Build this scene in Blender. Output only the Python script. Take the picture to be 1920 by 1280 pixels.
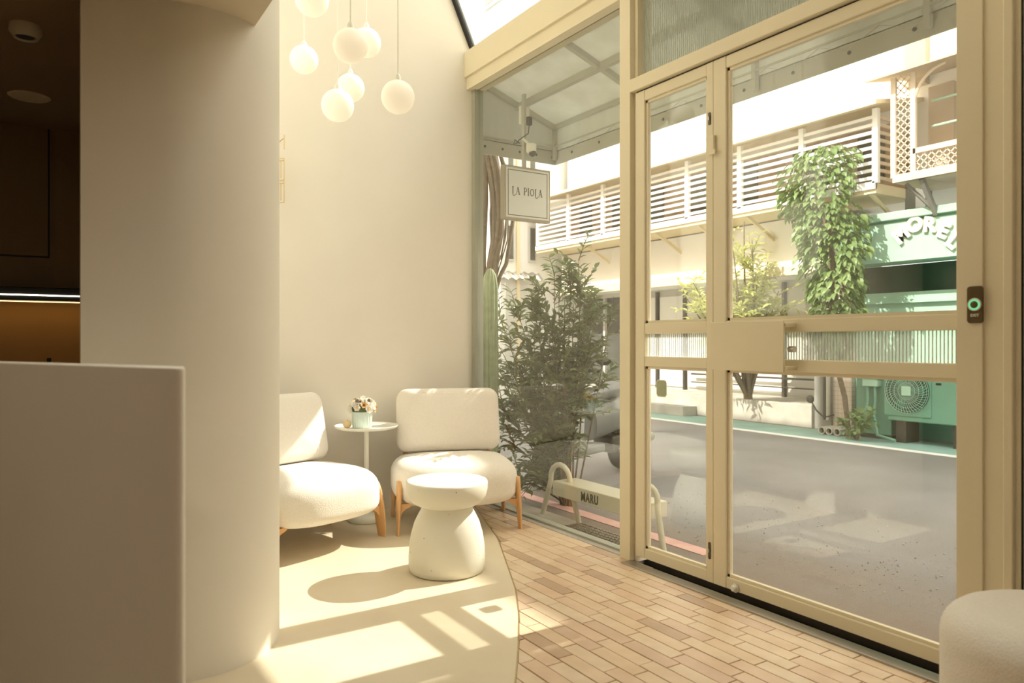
import bpy, bmesh, math, random
from mathutils import Vector, Matrix, Euler
random.seed(7)
for o in list(bpy.data.objects): bpy.data.objects.remove(o)
SC = bpy.context.scene; COL = SC.collection
# ------------------------------------------------------------------ camera
F = 1380.0; H = 1.10; YAW = math.atan2(880.0, F)          # photograph taken as 1920 x 1280, level camera
CY, SY = math.cos(YAW), math.sin(YAW)
FWD = (-CY, SY); RGT = (SY, CY)                            # X runs along the shop front, Y points to the street
cam_d = bpy.data.cameras.new('camera'); cam = bpy.data.objects.new('camera', cam_d); COL.objects.link(cam)
cam_d.sensor_width = 36.0; cam_d.lens = 36.0 * F / 1920.0
cam.location = (0, 0, H); cam.rotation_euler = (math.pi/2, 0, math.pi/2 - YAW)
cam_d.clip_start = 0.05; cam_d.clip_end = 200
cam_d.dof.use_dof = True; cam_d.dof.focus_distance = 4.2; cam_d.dof.aperture_fstop = 3.5
SC.camera = cam
# ------------------------------------------------------------------ sky, sun, exposure
w = bpy.data.worlds.new('sky'); SC.world = w; w.use_nodes = True
bg = w.node_tree.nodes['Background']; bg.inputs['Color'].default_value = (1.0, 0.985, 0.96, 1); bg.inputs['Strength'].default_value = 2.6
def sun(name, to_sun, strength, color, angle=0.6):
    d = bpy.data.lights.new(name, 'SUN'); d.energy = strength; d.color = color; d.angle = math.radians(angle)
    o = bpy.data.objects.new(name, d); COL.objects.link(o); o.location = (0, 5, 20)
    o.rotation_euler = Vector(to_sun).to_track_quat('Z', 'Y').to_euler(); return o
sun('sun', (-0.10, -0.74, 0.72), 5.5, (1.0, 0.95, 0.86))                 # stands behind the shop, lights the far side of the street
sun('sun_mirrored_by_glass_towers', (-0.004, 0.74, 0.672), 5.4, (1.0, 0.955, 0.88))  # its reflection from the street side
VS = SC.view_settings
VS.view_transform = 'Standard'; VS.look = 'None'; VS.gamma = 1.0; VS.use_curve_mapping = False; VS.exposure = 0.47
# ------------------------------------------------------------------ pixel -> place
def ray(px): 
    s = (px - 960.0) / F
    return (FWD[0] + s*RGT[0], FWD[1] + s*RGT[1])
def onZ(px, py, z=0.0):
    t = (H - z) * F / (py - 640.0); r = ray(px); return Vector((r[0]*t, r[1]*t, z))
def onY(px, py, Y):
    r = ray(px); t = Y / r[1]; return Vector((r[0]*t, Y, H + (640.0-py)/F*t))
def onX(px, py, X):
    r = ray(px); t = X / r[0]; return Vector((X, r[1]*t, H + (640.0-py)/F*t))
def atD(px, py, t):
    r = ray(px); return Vector((r[0]*t, r[1]*t, H + (640.0-py)/F*t))
def xY(px, Y): return onY(px, 640, Y).x
def zk(px, py, Y): return onY(px, py, Y).z
# ------------------------------------------------------------------ materials
MATS = {}
def mat(name, col, rough=0.6, var=0.0, scale=8.0, bump=0.0, bscale=60.0, metal=0.0, col2=None, emit=None, spec=0.4, coat=0.0, detail=4.0, trans=0.0, stretch=None, sheen=0.0):
    if name in MATS: return MATS[name]
    m = bpy.data.materials.new(name); m.use_nodes = True; nt = m.node_tree; N = nt.nodes; L = nt.links
    b = N['Principled BSDF']
    b.inputs['Roughness'].default_value = rough; b.inputs['Metallic'].default_value = metal
    b.inputs['Specular IOR Level'].default_value = spec; b.inputs['Coat Weight'].default_value = coat
    b.inputs['Sheen Weight'].default_value = sheen
    tc = N.new('ShaderNodeTexCoord'); mp = N.new('ShaderNodeMapping'); L.new(tc.outputs['Object'], mp.inputs['Vector'])
    if stretch: mp.inputs['Scale'].default_value = stretch
    c2 = col2 if col2 else tuple(max(0, c*(1-var)) for c in col)
    nz = N.new('ShaderNodeTexNoise'); nz.inputs['Scale'].default_value = scale; nz.inputs['Detail'].default_value = detail
    L.new(mp.outputs['Vector'], nz.inputs['Vector'])
    rp = N.new('ShaderNodeValToRGB'); rp.color_ramp.elements[0].position = 0.32; rp.color_ramp.elements[1].position = 0.68
    rp.color_ramp.elements[0].color = (*c2, 1); rp.color_ramp.elements[1].color = (*col, 1)
    L.new(nz.outputs['Fac'], rp.inputs['Fac']); L.new(rp.outputs['Color'], b.inputs['Base Color'])
    if bump:
        n2 = N.new('ShaderNodeTexNoise'); n2.inputs['Scale'].default_value = bscale; n2.inputs['Detail'].default_value = 6
        L.new(mp.outputs['Vector'], n2.inputs['Vector'])
        bp = N.new('ShaderNodeBump'); bp.inputs['Strength'].default_value = bump; bp.inputs['Distance'].default_value = 0.01
        L.new(n2.outputs['Fac'], bp.inputs['Height']); L.new(bp.outputs['Normal'], b.inputs['Normal'])
    if emit:
        b.inputs['Emission Color'].default_value = (*emit[0], 1); b.inputs['Emission Strength'].default_value = emit[1]
    if trans:
        tl = N.new('ShaderNodeBsdfTranslucent'); L.new(rp.outputs['Color'], tl.inputs['Color'])
        mx = N.new('ShaderNodeMixShader'); mx.inputs['Fac'].default_value = trans
        L.new(b.outputs['BSDF'], mx.inputs[1]); L.new(tl.outputs['BSDF'], mx.inputs[2])
        L.new(mx.outputs['Shader'], N['Material Output'].inputs['Surface'])
    MATS[name] = m; return m
def glassmat(name, tint, refl=1.0, ior=1.5, rough=0.0, haze=0.0):
    m = bpy.data.materials.new(name); m.use_nodes = True; nt = m.node_tree; N = nt.nodes; L = nt.links
    N.remove(N['Principled BSDF']); out = N['Material Output']
    t = N.new('ShaderNodeBsdfTransparent'); t.inputs['Color'].default_value = (*tint, 1)
    g = N.new('ShaderNodeBsdfGlossy'); g.inputs['Roughness'].default_value = rough
    lw = N.new('ShaderNodeLayerWeight'); lw.inputs['Blend'].default_value = 0.5              # Schlick, alike on both faces of the pane
    pw = N.new('ShaderNodeMath'); pw.operation = 'POWER'; pw.inputs[1].default_value = 5.0; L.new(lw.outputs['Facing'], pw.inputs[0])
    mu = N.new('ShaderNodeMath'); mu.operation = 'MULTIPLY_ADD'; mu.inputs[1].default_value = 0.9*refl; mu.inputs[2].default_value = 0.04*refl; mu.use_clamp = True
    L.new(pw.outputs[0], mu.inputs[0])
    mx = N.new('ShaderNodeMixShader'); L.new(mu.outputs[0], mx.inputs['Fac']); L.new(t.outputs[0], mx.inputs[1]); L.new(g.outputs[0], mx.inputs[2])
    last = mx
    if haze:
        df = N.new('ShaderNodeBsdfTranslucent'); df.inputs['Color'].default_value = (0.95, 0.97, 0.93, 1)
        m2 = N.new('ShaderNodeMixShader'); m2.inputs['Fac'].default_value = haze
        L.new(mx.outputs[0], m2.inputs[1]); L.new(df.outputs[0], m2.inputs[2]); last = m2
    L.new(last.outputs[0], out.inputs['Surface']); MATS[name] = m; return m
PL = mat('cream_plaster', (0.84, 0.79, 0.70), 0.75, var=0.03, scale=3, bump=0.05, bscale=25, spec=0.2)
PAINT = mat('cream_paint', (0.83, 0.745, 0.555), 0.42, var=0.03, scale=5)
CEIL = mat('ceiling_paint', (0.80, 0.70, 0.54), 0.8, var=0.03, scale=2)
BARP = mat('bar_panel', (0.27, 0.175, 0.08), 0.55, var=0.06, scale=3)
BARC = mat('bar_ceiling_shade', (0.27, 0.175, 0.085), 0.7, var=0.05, scale=3)  # darker than the ceiling paint: the bar's dimness put into the colour
SCREED = mat('microcement', (0.78, 0.68, 0.51), 0.42, col2=(0.71, 0.60, 0.43), scale=2.4, bump=0.03, bscale=40, detail=7, spec=0.3)
GROUT = mat('grout', (0.40, 0.29, 0.18), 0.9, var=0.2, scale=20)
BOUCLE = mat('boucle', (0.88, 0.825, 0.74), 0.95, var=0.05, scale=120, bump=0.28, bscale=210, spec=0.1, sheen=0.3)
OAK = mat('oak', (0.78, 0.47, 0.22), 0.45, col2=(0.70, 0.40, 0.17), scale=14, stretch=(1, 1, .15), bump=0.05)
WHITEMETAL = mat('white_metal', (0.86, 0.84, 0.74), 0.35, var=0.02, scale=5)
CERAMIC = mat('pale_blue_ceramic', (0.66, 0.76, 0.72), 0.3, var=0.05, scale=20)
PETAL = mat('white_petal', (0.95, 0.91, 0.83), 0.7, var=0.08, scale=60, trans=0.3)
PETALO = mat('apricot_petal', (0.93, 0.62, 0.30), 0.7, var=0.2, scale=60)
CONE = mat('dark_cone', (0.20, 0.11, 0.05), 0.8, var=0.4, scale=90)
LEAFG = mat('shrub_leaf', (0.21, 0.25, 0.11), 0.42, col2=(0.14, 0.175, 0.075), scale=3, trans=0.25)
LEAFV = mat('vine_leaf', (0.26, 0.35, 0.13), 0.42, col2=(0.13, 0.21, 0.06), scale=3, trans=0.3)
LEAFY = mat('yellow_leaf', (0.62, 0.62, 0.22), 0.5, col2=(0.52, 0.55, 0.18), scale=3, trans=0.4)
BARK = mat('bark', (0.23, 0.17, 0.11), 0.9, var=0.4, scale=25, bump=0.6, bscale=40)
CACT = mat('cactus_skin', (0.36, 0.42, 0.24), 0.6, var=0.3, scale=20)
BLACK = mat('black_rubber', (0.018, 0.017, 0.015), 0.5, var=0.2, scale=20)
DARKM = mat('dark_metal', (0.10, 0.09, 0.075), 0.4, var=0.2, scale=15, metal=0.6)
STEEL = mat('brushed_steel', (0.46, 0.43, 0.37), 0.35, var=0.12, scale=30, metal=0.8, stretch=(.1, 4, 4))
BRASS = mat('brass_wire', (0.66, 0.50, 0.25), 0.35, var=0.1, scale=30, metal=0.7)
ASPH = mat('asphalt', (0.235, 0.22, 0.205), 0.85, col2=(0.18, 0.165, 0.15), scale=1.1, bump=0.7, bscale=140, detail=9)
DIRT = mat('pebble', (0.50, 0.45, 0.38), 0.9, var=0.5, scale=2)
CONC = mat('concrete', (0.50, 0.47, 0.41), 0.85, col2=(0.36, 0.335, 0.29), scale=4, bump=0.3, bscale=60, detail=8)
RPINK = mat('faded_red_paint', (0.66, 0.40, 0.34), 0.8, col2=(0.58, 0.33, 0.28), scale=12)
RWHITE = mat('white_road_paint', (0.78, 0.76, 0.70), 0.7, var=0.15, scale=14)
RGREEN = mat('green_road_paint', (0.27, 0.42, 0.36), 0.8, col2=(0.21, 0.33, 0.28), scale=3, detail=8)
BWHITE = mat('white_render', (0.86, 0.84, 0.78), 0.8, var=0.05, scale=2)
BCREAM = mat('cream_render', (0.78, 0.66, 0.44), 0.8, var=0.06, scale=2)
BTAN = mat('tan_render', (0.50, 0.40, 0.29), 0.8, var=0.1, scale=2)
LOUV = mat('white_louvre', (0.88, 0.86, 0.80), 0.6, var=0.03, scale=4)
BROWNW = mat('brown_shutter', (0.52, 0.38, 0.27), 0.6, col2=(0.42, 0.30, 0.21), scale=6)
DGLASS = mat('dark_glass', (0.10, 0.10, 0.09), 0.15, var=0.3, scale=3)
SHUT = mat('grey_shutter', (0.62, 0.60, 0.54), 0.6, var=0.08, scale=3)
GREEN = mat('mint_green_paint', (0.40, 0.61, 0.47), 0.5, col2=(0.37, 0.57, 0.43), scale=2)
GREEND = mat('sea_green_metal', (0.17, 0.35, 0.25), 0.42, col2=(0.145, 0.31, 0.215), scale=3)
GREENR = mat('green_shaded_recess_glass', (0.03, 0.085, 0.052), 0.25, var=0.4, scale=3)  # dark glass, its tone also holding the shade under the sign board
LETTER = mat('cream_letter', (0.86, 0.80, 0.66), 0.5, var=0.03, scale=8)
TILEP = mat('pink_mosaic', (0.64, 0.53, 0.43), 0.5, var=0.08, scale=5)
GREYC = mat('grey_concrete', (0.29, 0.28, 0.25), 0.9, col2=(0.20, 0.19, 0.17), scale=3, detail=8)
LATT = mat('lattice_paint', (0.70, 0.58, 0.43), 0.6, var=0.1, scale=8)
PVC = mat('pvc_pipe', (0.50, 0.46, 0.39), 0.5, var=0.15, scale=9)
AWN = mat('awning_fabric', (0.68, 0.68, 0.62), 0.7, col2=(0.60, 0.60, 0.53), scale=3, trans=0.32, stretch=(3, 3, .5))
AWNF = mat('awning_frame', (0.50, 0.49, 0.41), 0.5, var=0.06, scale=6)
SIGNW = mat('sign_white', (0.74, 0.75, 0.70), 0.4, var=0.02, scale=3)
SIGNF = mat('sign_frame', (0.45, 0.38, 0.29), 0.5, var=0.1, scale=8)
INK = mat('dark_ink', (0.10, 0.085, 0.06), 0.6, var=0.1, scale=9)
SCOOT = mat('scooter_grey_plastic', (0.20, 0.20, 0.185), 0.35, var=0.15, scale=6)
SCOOTL = mat('scooter_pale_plastic', (0.55, 0.56, 0.52), 0.3, var=0.1, scale=6)
SEATL = mat('scooter_seat_vinyl', (0.13, 0.135, 0.125), 0.45, var=0.3, scale=6, bump=0.2, bscale=12)
BENCHM = mat('sage_bench_paint', (0.60, 0.56, 0.42), 0.4, var=0.03, scale=6)
STICK = mat('sage_sticker', (0.46, 0.50, 0.34), 0.6, var=0.15, scale=40)
BRONZE = mat('bronze_plate', (0.16, 0.115, 0.06), 0.35, var=0.1, scale=10, metal=0.5)
LED = mat('led_strip', (1, .95, .85), 0.5, emit=((1.0, 0.88, 0.70), 2.5))
LEDG = mat('green_led_ring', (0.2, .8, .4), 0.4, emit=((0.10, 0.75, 0.35), 0.5))
AMBER = mat('amber_backsplash', (0.62, 0.36, 0.12), 0.5, var=0.08, scale=4)
PUMP = mat('small_orange_gourd', (0.88, 0.66, 0.36), 0.5, var=0.12, scale=30)
GLASS = glassmat('clear_glass', (0.975, 0.985, 0.96), 1.9)
GLASSS = glassmat('skylight_glass', (0.94, 0.96, 0.93), 0.9, haze=0.06)
RIB = glassmat('reeded_glass', (0.86, 0.91, 0.87), 1.6, rough=0.12, haze=0.30)
GROOVE = mat('reed_groove', (0.55, 0.58, 0.50), 0.4, var=.05, scale=4, trans=.3)
def globe_material():
    return mat('opal_glass', (0.95, 0.92, 0.86), 0.4, var=0.02, scale=2, trans=0.35, emit=((1.0, 0.83, 0.60), 0.22))
OPAL = globe_material()
def terrazzo():
    m = mat('terrazzo', (0.85, 0.82, 0.70), 0.5, var=0.02, scale=3); nt = m.node_tree; N = nt.nodes; L = nt.links
    b = N['Principled BSDF']; src = b.inputs['Base Color'].links[0].from_socket
    vo = N.new('ShaderNodeTexVoronoi'); vo.inputs['Scale'].default_value = 42; tc = N.new('ShaderNodeTexCoord'); L.new(tc.outputs['Object'], vo.inputs['Vector'])
    wn = N.new('ShaderNodeMath'); wn.operation = 'LESS_THAN'; wn.inputs[1].default_value = 0.11; L.new(vo.outputs['Distance'], wn.inputs[0])
    sp = N.new('ShaderNodeSeparateColor'); L.new(vo.outputs['Color'], sp.inputs[0])
    g = N.new('ShaderNodeMath'); g.operation = 'GREATER_THAN'; g.inputs[1].default_value = 0.82; L.new(sp.outputs[0], g.inputs[0])
    mu = N.new('ShaderNodeMath'); mu.operation = 'MULTIPLY'; L.new(wn.outputs[0], mu.inputs[0]); L.new(g.outputs[0], mu.inputs[1])
    mx = N.new('ShaderNodeMix'); mx.data_type = 'RGBA'; L.new(mu.outputs[0], mx.inputs[0]); L.new(src, mx.inputs[6]); mx.inputs[7].default_value = (0.16, 0.12, 0.08, 1)
    L.new(mx.outputs[2], b.inputs['Base Color']); return m
TERR = terrazzo()
TILES = [mat('clay_tile_%s' % n, c, 0.38, col2=tuple(v*k for v, k in zip(c, (.88, .84, .78))), scale=9, bump=0.04, bscale=50, spec=0.45, detail=7)
         for n, c in (('honey', (0.78, 0.60, 0.42)), ('sand', (0.80, 0.635, 0.46)), ('peach', (0.77, 0.57, 0.41)), ('straw', (0.81, 0.655, 0.48)), ('cocoa', (0.57, 0.41, 0.28)), ('rose', (0.71, 0.52, 0.38)))]
def mosaic_lines():
    m = TILEP; nt = m.node_tree; N = nt.nodes; L = nt.links; b = N['Principled BSDF']
    br = N.new('ShaderNodeTexBrick'); br.offset = 0; br.inputs['Scale'].default_value = 1; br.inputs['Brick Width'].default_value = .06; br.inputs['Row Height'].default_value = .06; br.inputs['Mortar Size'].default_value = .003
    br.inputs['Color1'].default_value = (0.64, 0.53, 0.43, 1); br.inputs['Color2'].default_value = (0.60, 0.50, 0.40, 1); br.inputs['Mortar'].default_value = (0.38, 0.31, 0.25, 1)
    tc = N.new('ShaderNodeTexCoord'); sx = N.new('ShaderNodeSeparateXYZ'); cb = N.new('ShaderNodeCombineXYZ')
    L.new(tc.outputs['Object'], sx.inputs[0]); L.new(sx.outputs['X'], cb.inputs['X']); L.new(sx.outputs['Z'], cb.inputs['Y']); L.new(cb.outputs[0], br.inputs['Vector']); L.new(br.outputs['Color'], b.inputs['Base Color'])
mosaic_lines()
# ------------------------------------------------------------------ mesh building
class MB:
    def __init__(s): s.v = []; s.f = []
    def add(s, vs, fs, M=None):
        n = len(s.v)
        s.v += [tuple(M @ Vector(p)) if M else tuple(p) for p in vs]; s.f += [tuple(i+n for i in f) for f in fs]; return s
    def box(s, x0, x1, y0, y1, z0, z1, M=None):
        vs = [(x, y, z) for z in (z0, z1) for y in (y0, y1) for x in (x0, x1)]
        return s.add(vs, [(0, 2, 3, 1), (4, 5, 7, 6), (0, 1, 5, 4), (2, 6, 7, 3), (0, 4, 6, 2), (1, 3, 7, 5)], M)
    def bar(s, a, b, wd, ht, up=(0, 0, 1)):
        a = Vector(a); b = Vector(b); d = (b-a); L_ = d.length; d.normalize(); up = Vector(up)
        if abs(d.dot(up)) > .99: up = Vector((0, 1, 0))
        x = d.cross(up).normalized(); z = x.cross(d).normalized()
        M = Matrix((x.to_4d(), d.to_4d(), z.to_4d(), a.to_4d())).transposed(); M[3][:] = (0, 0, 0, 1)
        return s.box(-wd/2, wd/2, 0, L_, -ht/2, ht/2, M)
    def prism(s, poly, z0, z1, M=None):
        n = len(poly); vs = [(p[0], p[1], z0) for p in poly] + [(p[0], p[1], z1) for p in poly]
        fs = [tuple(range(n-1, -1, -1)), tuple(range(n, 2*n))] + [(i, (i+1) % n, n+(i+1) % n, n+i) for i in range(n)]
        return s.add(vs, fs, M)
    def tube(s, pts, r, seg=8, close=True):
        pts = [Vector(p) for p in pts]; n = len(pts); rr = r if isinstance(r, (list, tuple)) else [r]*n
        vs = []; fs = []; x = None
        for i, p in enumerate(pts):
            d = (pts[min(i+1, n-1)] - pts[max(i-1, 0)]).normalized()
            if x is None: x = d.orthogonal().normalized()
            else: x = (x - d*x.dot(d)).normalized()
            y = d.cross(x)
            for k in range(seg):
                a = 2*math.pi*k/seg; vs.append(p + (x*math.cos(a)+y*math.sin(a))*rr[i])
        for i in range(n-1):
            for k in range(seg): fs.append((i*seg+k, i*seg+(k+1) % seg, (i+1)*seg+(k+1) % seg, (i+1)*seg+k))
        if close: fs += [tuple(range(seg-1, -1, -1)), tuple(range((n-1)*seg, n*seg))]
        return s.add(vs, fs)
    def lathe(s, prof, c=(0, 0, 0), seg=48, M=None):
        vs = []; fs = []; n = len(prof)
        for r, z in prof:
            for k in range(seg): a = 2*math.pi*k/seg; vs.append((c[0]+r*math.cos(a), c[1]+r*math.sin(a), c[2]+z))
        for i in range(n-1):
            for k in range(seg): fs.append((i*seg+k, i*seg+(k+1) % seg, (i+1)*seg+(k+1) % seg, (i+1)*seg+k))
        fs += [tuple(range(seg-1, -1, -1)), tuple(range((n-1)*seg, n*seg))]
        return s.add(vs, fs, M)
    def sphere(s, c, r, seg=32, rings=18, sc=(1, 1, 1)):
        prof = [(max(1e-4, r*math.sin(math.pi*i/rings)), -r*math.cos(math.pi*i/rings)) for i in range(rings+1)]
        M = Matrix.Translation(c) @ Matrix.Diagonal((*sc, 1)); return s.lathe(prof, (0, 0, 0), seg, M)
    def puff(s, outline, z0, z1, r, crown=0.0, M=None, q=6, cr=5, rb=None):
        """solid with a rounded rim: outline polygon, rounded top and bottom edges, slightly domed top"""
        rb = r if rb is None else rb; n = len(outline); cx = sum(p[0] for p in outline)/n; cy = sum(p[1] for p in outline)/n; rings = []
        ext = min(max(abs(p[0]-cx) for p in outline), max(abs(p[1]-cy) for p in outline))
        def ring(inset, z):
            k = 1 - inset/ext; rings.append([(cx+(p[0]-cx)*k, cy+(p[1]-cy)*k, z) for p in outline])
        for i in range(q+1): a = math.pi/2*i/q; ring(rb*(1-math.sin(a)), z0+rb*(1-math.cos(a)))
        for i in range(q+1): a = math.pi/2*i/q; ring(r*(1-math.cos(a)), z1-r+r*math.sin(a))
        for i in range(1, cr):
            t = i/cr; base = r/ext; k = (1-base)*(1-t)+1e-3; z = z1 + crown*(1-(1-t)**2)
            rings.append([(cx+(p[0]-cx)*k, cy+(p[1]-cy)*k, z) for p in outline])
        vs = [p for rg in rings for p in rg]; fs = []
        for i in range(len(rings)-1):
            for k in range(n): fs.append((i*n+k, i*n+(k+1) % n, (i+1)*n+(k+1) % n, (i+1)*n+k))
        fs += [tuple(range(n-1, -1, -1)), tuple(range((len(rings)-1)*n, len(rings)*n))]
        return s.add(vs, fs, M)
def circle(r, n=48, c=(0, 0)): return [(c[0]+r*math.cos(2*math.pi*i/n), c[1]+r*math.sin(2*math.pi*i/n)) for i in range(n)]
def rrect(w_, h_, r, n=6):
    out = []
    for cx, cy, a0 in ((w_/2-r, h_/2-r, 0), (-w_/2+r, h_/2-r, 90), (-w_/2+r, -h_/2+r, 180), (w_/2-r, -h_/2+r, 270)):
        for i in range(n+1): a = math.radians(a0+90*i/n); out.append((cx+r*math.cos(a), cy+r*math.sin(a)))
    return out
OFF = {}
def rawmesh(name, mb, m, smooth=None):
    me = bpy.data.meshes.new(name); me.from_pydata([tuple(v) for v in mb.v], [], mb.f); me.materials.append(m)
    bm = bmesh.new(); bm.from_mesh(me); bmesh.ops.recalc_face_normals(bm, faces=bm.faces); bm.to_mesh(me); bm.free()
    if smooth is not None:
        me.polygons.foreach_set('use_smooth', [True]*len(me.polygons)); me.set_sharp_from_angle(angle=math.radians(smooth))
    return me
def obj(name, mb, m, parent=None, smooth=None, local=False, bevel=0.0, kind=None):
    """one mesh object; vertices come in world coordinates unless local"""
    me = rawmesh(name, mb, m, smooth); o = bpy.data.objects.new(name, me); COL.objects.link(o)
    if parent is not None:
        o.parent = parent; off = OFF.get(parent.name, Vector())
        if not local: me.transform(Matrix.Translation(-off))
        OFF[o.name] = off
    elif not local:
        n = len(me.vertices); mn = [min(v.co[i] for v in me.vertices) for i in range(3)]; mx = [max(v.co[i] for v in me.vertices) for i in range(3)]
        off = Vector(((mn[0]+mx[0])/2, (mn[1]+mx[1])/2, mn[2])); me.transform(Matrix.Translation(-off)); o.location = off; OFF[o.name] = off
    if bevel:
        b = o.modifiers.new('bevel', 'BEVEL'); b.width = bevel; b.segments = 2; b.limit_method = 'ANGLE'
    if kind: o['kind'] = kind
    return o
def thing(name, loc, label=None, cat=None, group=None, kind=None, rotz=0.0):
    o = bpy.data.objects.new(name, None); COL.objects.link(o); o.location = loc; o.rotation_euler = (0, 0, rotz); OFF[o.name] = Vector(loc)
    o.empty_display_size = 0.1
    return tag(o, label, cat, group, kind)
def tag(o, label=None, cat=None, group=None, kind=None):
    if label: o['label'] = label
    if cat: o['category'] = cat
    if group: o['group'] = group
    if kind: o['kind'] = kind
    return o
def inst(name, me, parent, M):
    """shared-mesh piece, matrix in world coordinates, parent without rotation"""
    o = bpy.data.objects.new(name, me); COL.objects.link(o); o.parent = parent
    o.matrix_local = Matrix.Translation(-OFF.get(parent.name, Vector())) @ M; OFF[o.name] = OFF.get(parent.name, Vector()); return o
def B(*a, **k): return MB().box(*a, **k)
def text_mesh(body, size, extrude=0.002, offset=0.0, xs=1.0, space=1.0):
    cu = bpy.data.curves.new('lettering', 'FONT'); cu.body = body; cu.size = size; cu.extrude = extrude; cu.offset = offset; cu.align_x = 'CENTER'; cu.align_y = 'CENTER'; cu.resolution_u = 4; cu.space_character = space
    t = bpy.data.objects.new('lettering', cu); COL.objects.link(t); dg = bpy.context.evaluated_depsgraph_get()
    me = bpy.data.meshes.new_from_object(t.evaluated_get(dg)); bpy.data.objects.remove(t); me.transform(Matrix.Diagonal((xs, 1, 1, 1))); return me
def lettering(name, me, m, parent, M):
    me.materials.clear(); me.materials.append(m); return inst(name, me, parent, M)
def frameM(origin, x, y):
    x = Vector(x).normalized(); y = Vector(y).normalized(); z = x.cross(y)
    M = Matrix((x.to_4d(), y.to_4d(), z.to_4d(), Vector(origin).to_4d())).transposed(); M[3][:] = (0, 0, 0, 1); return M
exec_parts = []
# ================================================================== THE ROOM
XB = -4.51; CZ = 2.192; TOP = 5.0; CE = .62
def g_edge(x):                                            # edge between screed and clay tiles
    P = [(-4.51, 2.505), (-4.25, 2.42), (-3.51, 2.145), (-3.07, 1.929), (-2.75, 1.772), (-2.49, 1.62), (-2.214, 1.438), (-1.998, 1.287), (-1.6, .95), (-1.3, .62), (-1.1, .3), (-.95, -.1), (-.9, -.6), (-.88, -2.0)]
    for (x0, y0), (x1, y1) in zip(P, P[1:]):
        if x0 <= x <= x1: return y0 + (y1-y0)*(x-x0)/(x1-x0)
    return -2.0 if x > -.88 else 2.6
floor = obj('floor', B(-4.65, 2.0, -2.0, 2.505, -0.10, -0.005), GROUT, kind='structure')
edge = [(x, g_edge(x)) for x in [-4.51+i*(3.62/60) for i in range(61)]]
obj('screed', MB().prism([(-4.51, -2.0)] + [(-.89, -2.0)] + edge[::-1], -0.006, 0.0), SCREED, floor)
obj('border_strip', MB().add([(x+d*.5, y+d, .0006+zz) for x, y in edge for d, zz in ((-.0025, 0), (.0025, 0))], [(2*i, 2*i+1, 2*i+3, 2*i+2) for i in range(60)]), BRASS, floor)
def clip(poly, p, n):
    out = []
    for i in range(len(poly)):
        a, b = poly[i], poly[(i+1) % len(poly)]; da = (a[0]-p[0])*n[0]+(a[1]-p[1])*n[1]; db = (b[0]-p[0])*n[0]+(b[1]-p[1])*n[1]
        if da >= 0: out.append(a)
        if da*db < 0: t = da/(da-db); out.append((a[0]+(b[0]-a[0])*t, a[1]+(b[1]-a[1])*t))
    return out
TW, TL = 0.0665, 0.232
tiles = []; rest = [MB() for _ in TILES]
for r in range(40):
    y1 = 2.503 - r*TW; y0 = y1 - TW + .004
    if y0 < -0.6: break
    sh = (r*0.047 + random.choice((0, .02, .1, .12))) % TL
    x = -4.6 + sh - TL
    while x < 1.95:
        x0, x1 = max(x, -4.505), min(x+TL-.004, 1.98); x += TL
        if x1-x0 < .02: continue
        ya = 2.42 if (x0 > -2.80) else 2.503
        poly = [(x0, y0), (x1, y0), (x1, min(y1, ya)), (x0, min(y1, ya))]
        if min(y1, ya)-y0 < .008: continue
        cx = (x0+x1)/2; gx = g_edge(cx); sl = (g_edge(cx+.05)-g_edge(cx-.05))/.1
        poly = clip(poly, (cx, gx+.004), (-sl, 1))
        if len(poly) < 3: continue
        area = .5*abs(sum(poly[i][0]*poly[(i+1) % len(poly)][1]-poly[(i+1) % len(poly)][0]*poly[i][1] for i in range(len(poly))))
        if area < 3e-4: continue
        cyy = sum(p[1] for p in poly)/len(poly)
        dep = -cx*CY + cyy*SY; lat = cx*SY + cyy*CY
        vis = dep > 1.9 and abs(lat/dep) < .75
        tiles.append((0 if vis else 1, dep, poly))
tiles.sort(key=lambda t: (t[0], t[1]))
for i, (_, dep, poly) in enumerate(tiles):
    q = random.random(); mi = 4 if q < .07 else 5 if q < .15 else random.randrange(4)
    dz = random.uniform(-.0008, .0008)
    c = (sum(p[0] for p in poly)/len(poly), sum(p[1] for p in poly)/len(poly))
    mb = MB(); n = len(poly); k = .985
    top = [(c[0]+(p[0]-c[0])*k, c[1]+(p[1]-c[1])*(k-.01), dz) for p in poly]; mid = [(p[0], p[1], dz-.0012) for p in poly]; bot = [(p[0], p[1], -.006) for p in poly]
    mb.add(top+mid+bot, [tuple(range(n))]+[(i_, (i_+1) % n, n+(i_+1) % n, n+i_) for i_ in range(n)]+[(n+i_, n+(i_+1) % n, 2*n+(i_+1) % n, 2*n+i_) for i_ in range(n)])
    if i < 300:
        obj('tile', mb, TILES[mi], floor)
    else: rest[mi].add(mb.v, mb.f)
for mb, m in zip(rest, TILES):
    if mb.v: obj('more_tiles', mb, m, floor, kind='stuff')
obj('sill_strip', B(-4.51, -2.79, 2.505, 2.60, -.10, .002), CONC, floor)
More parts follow.
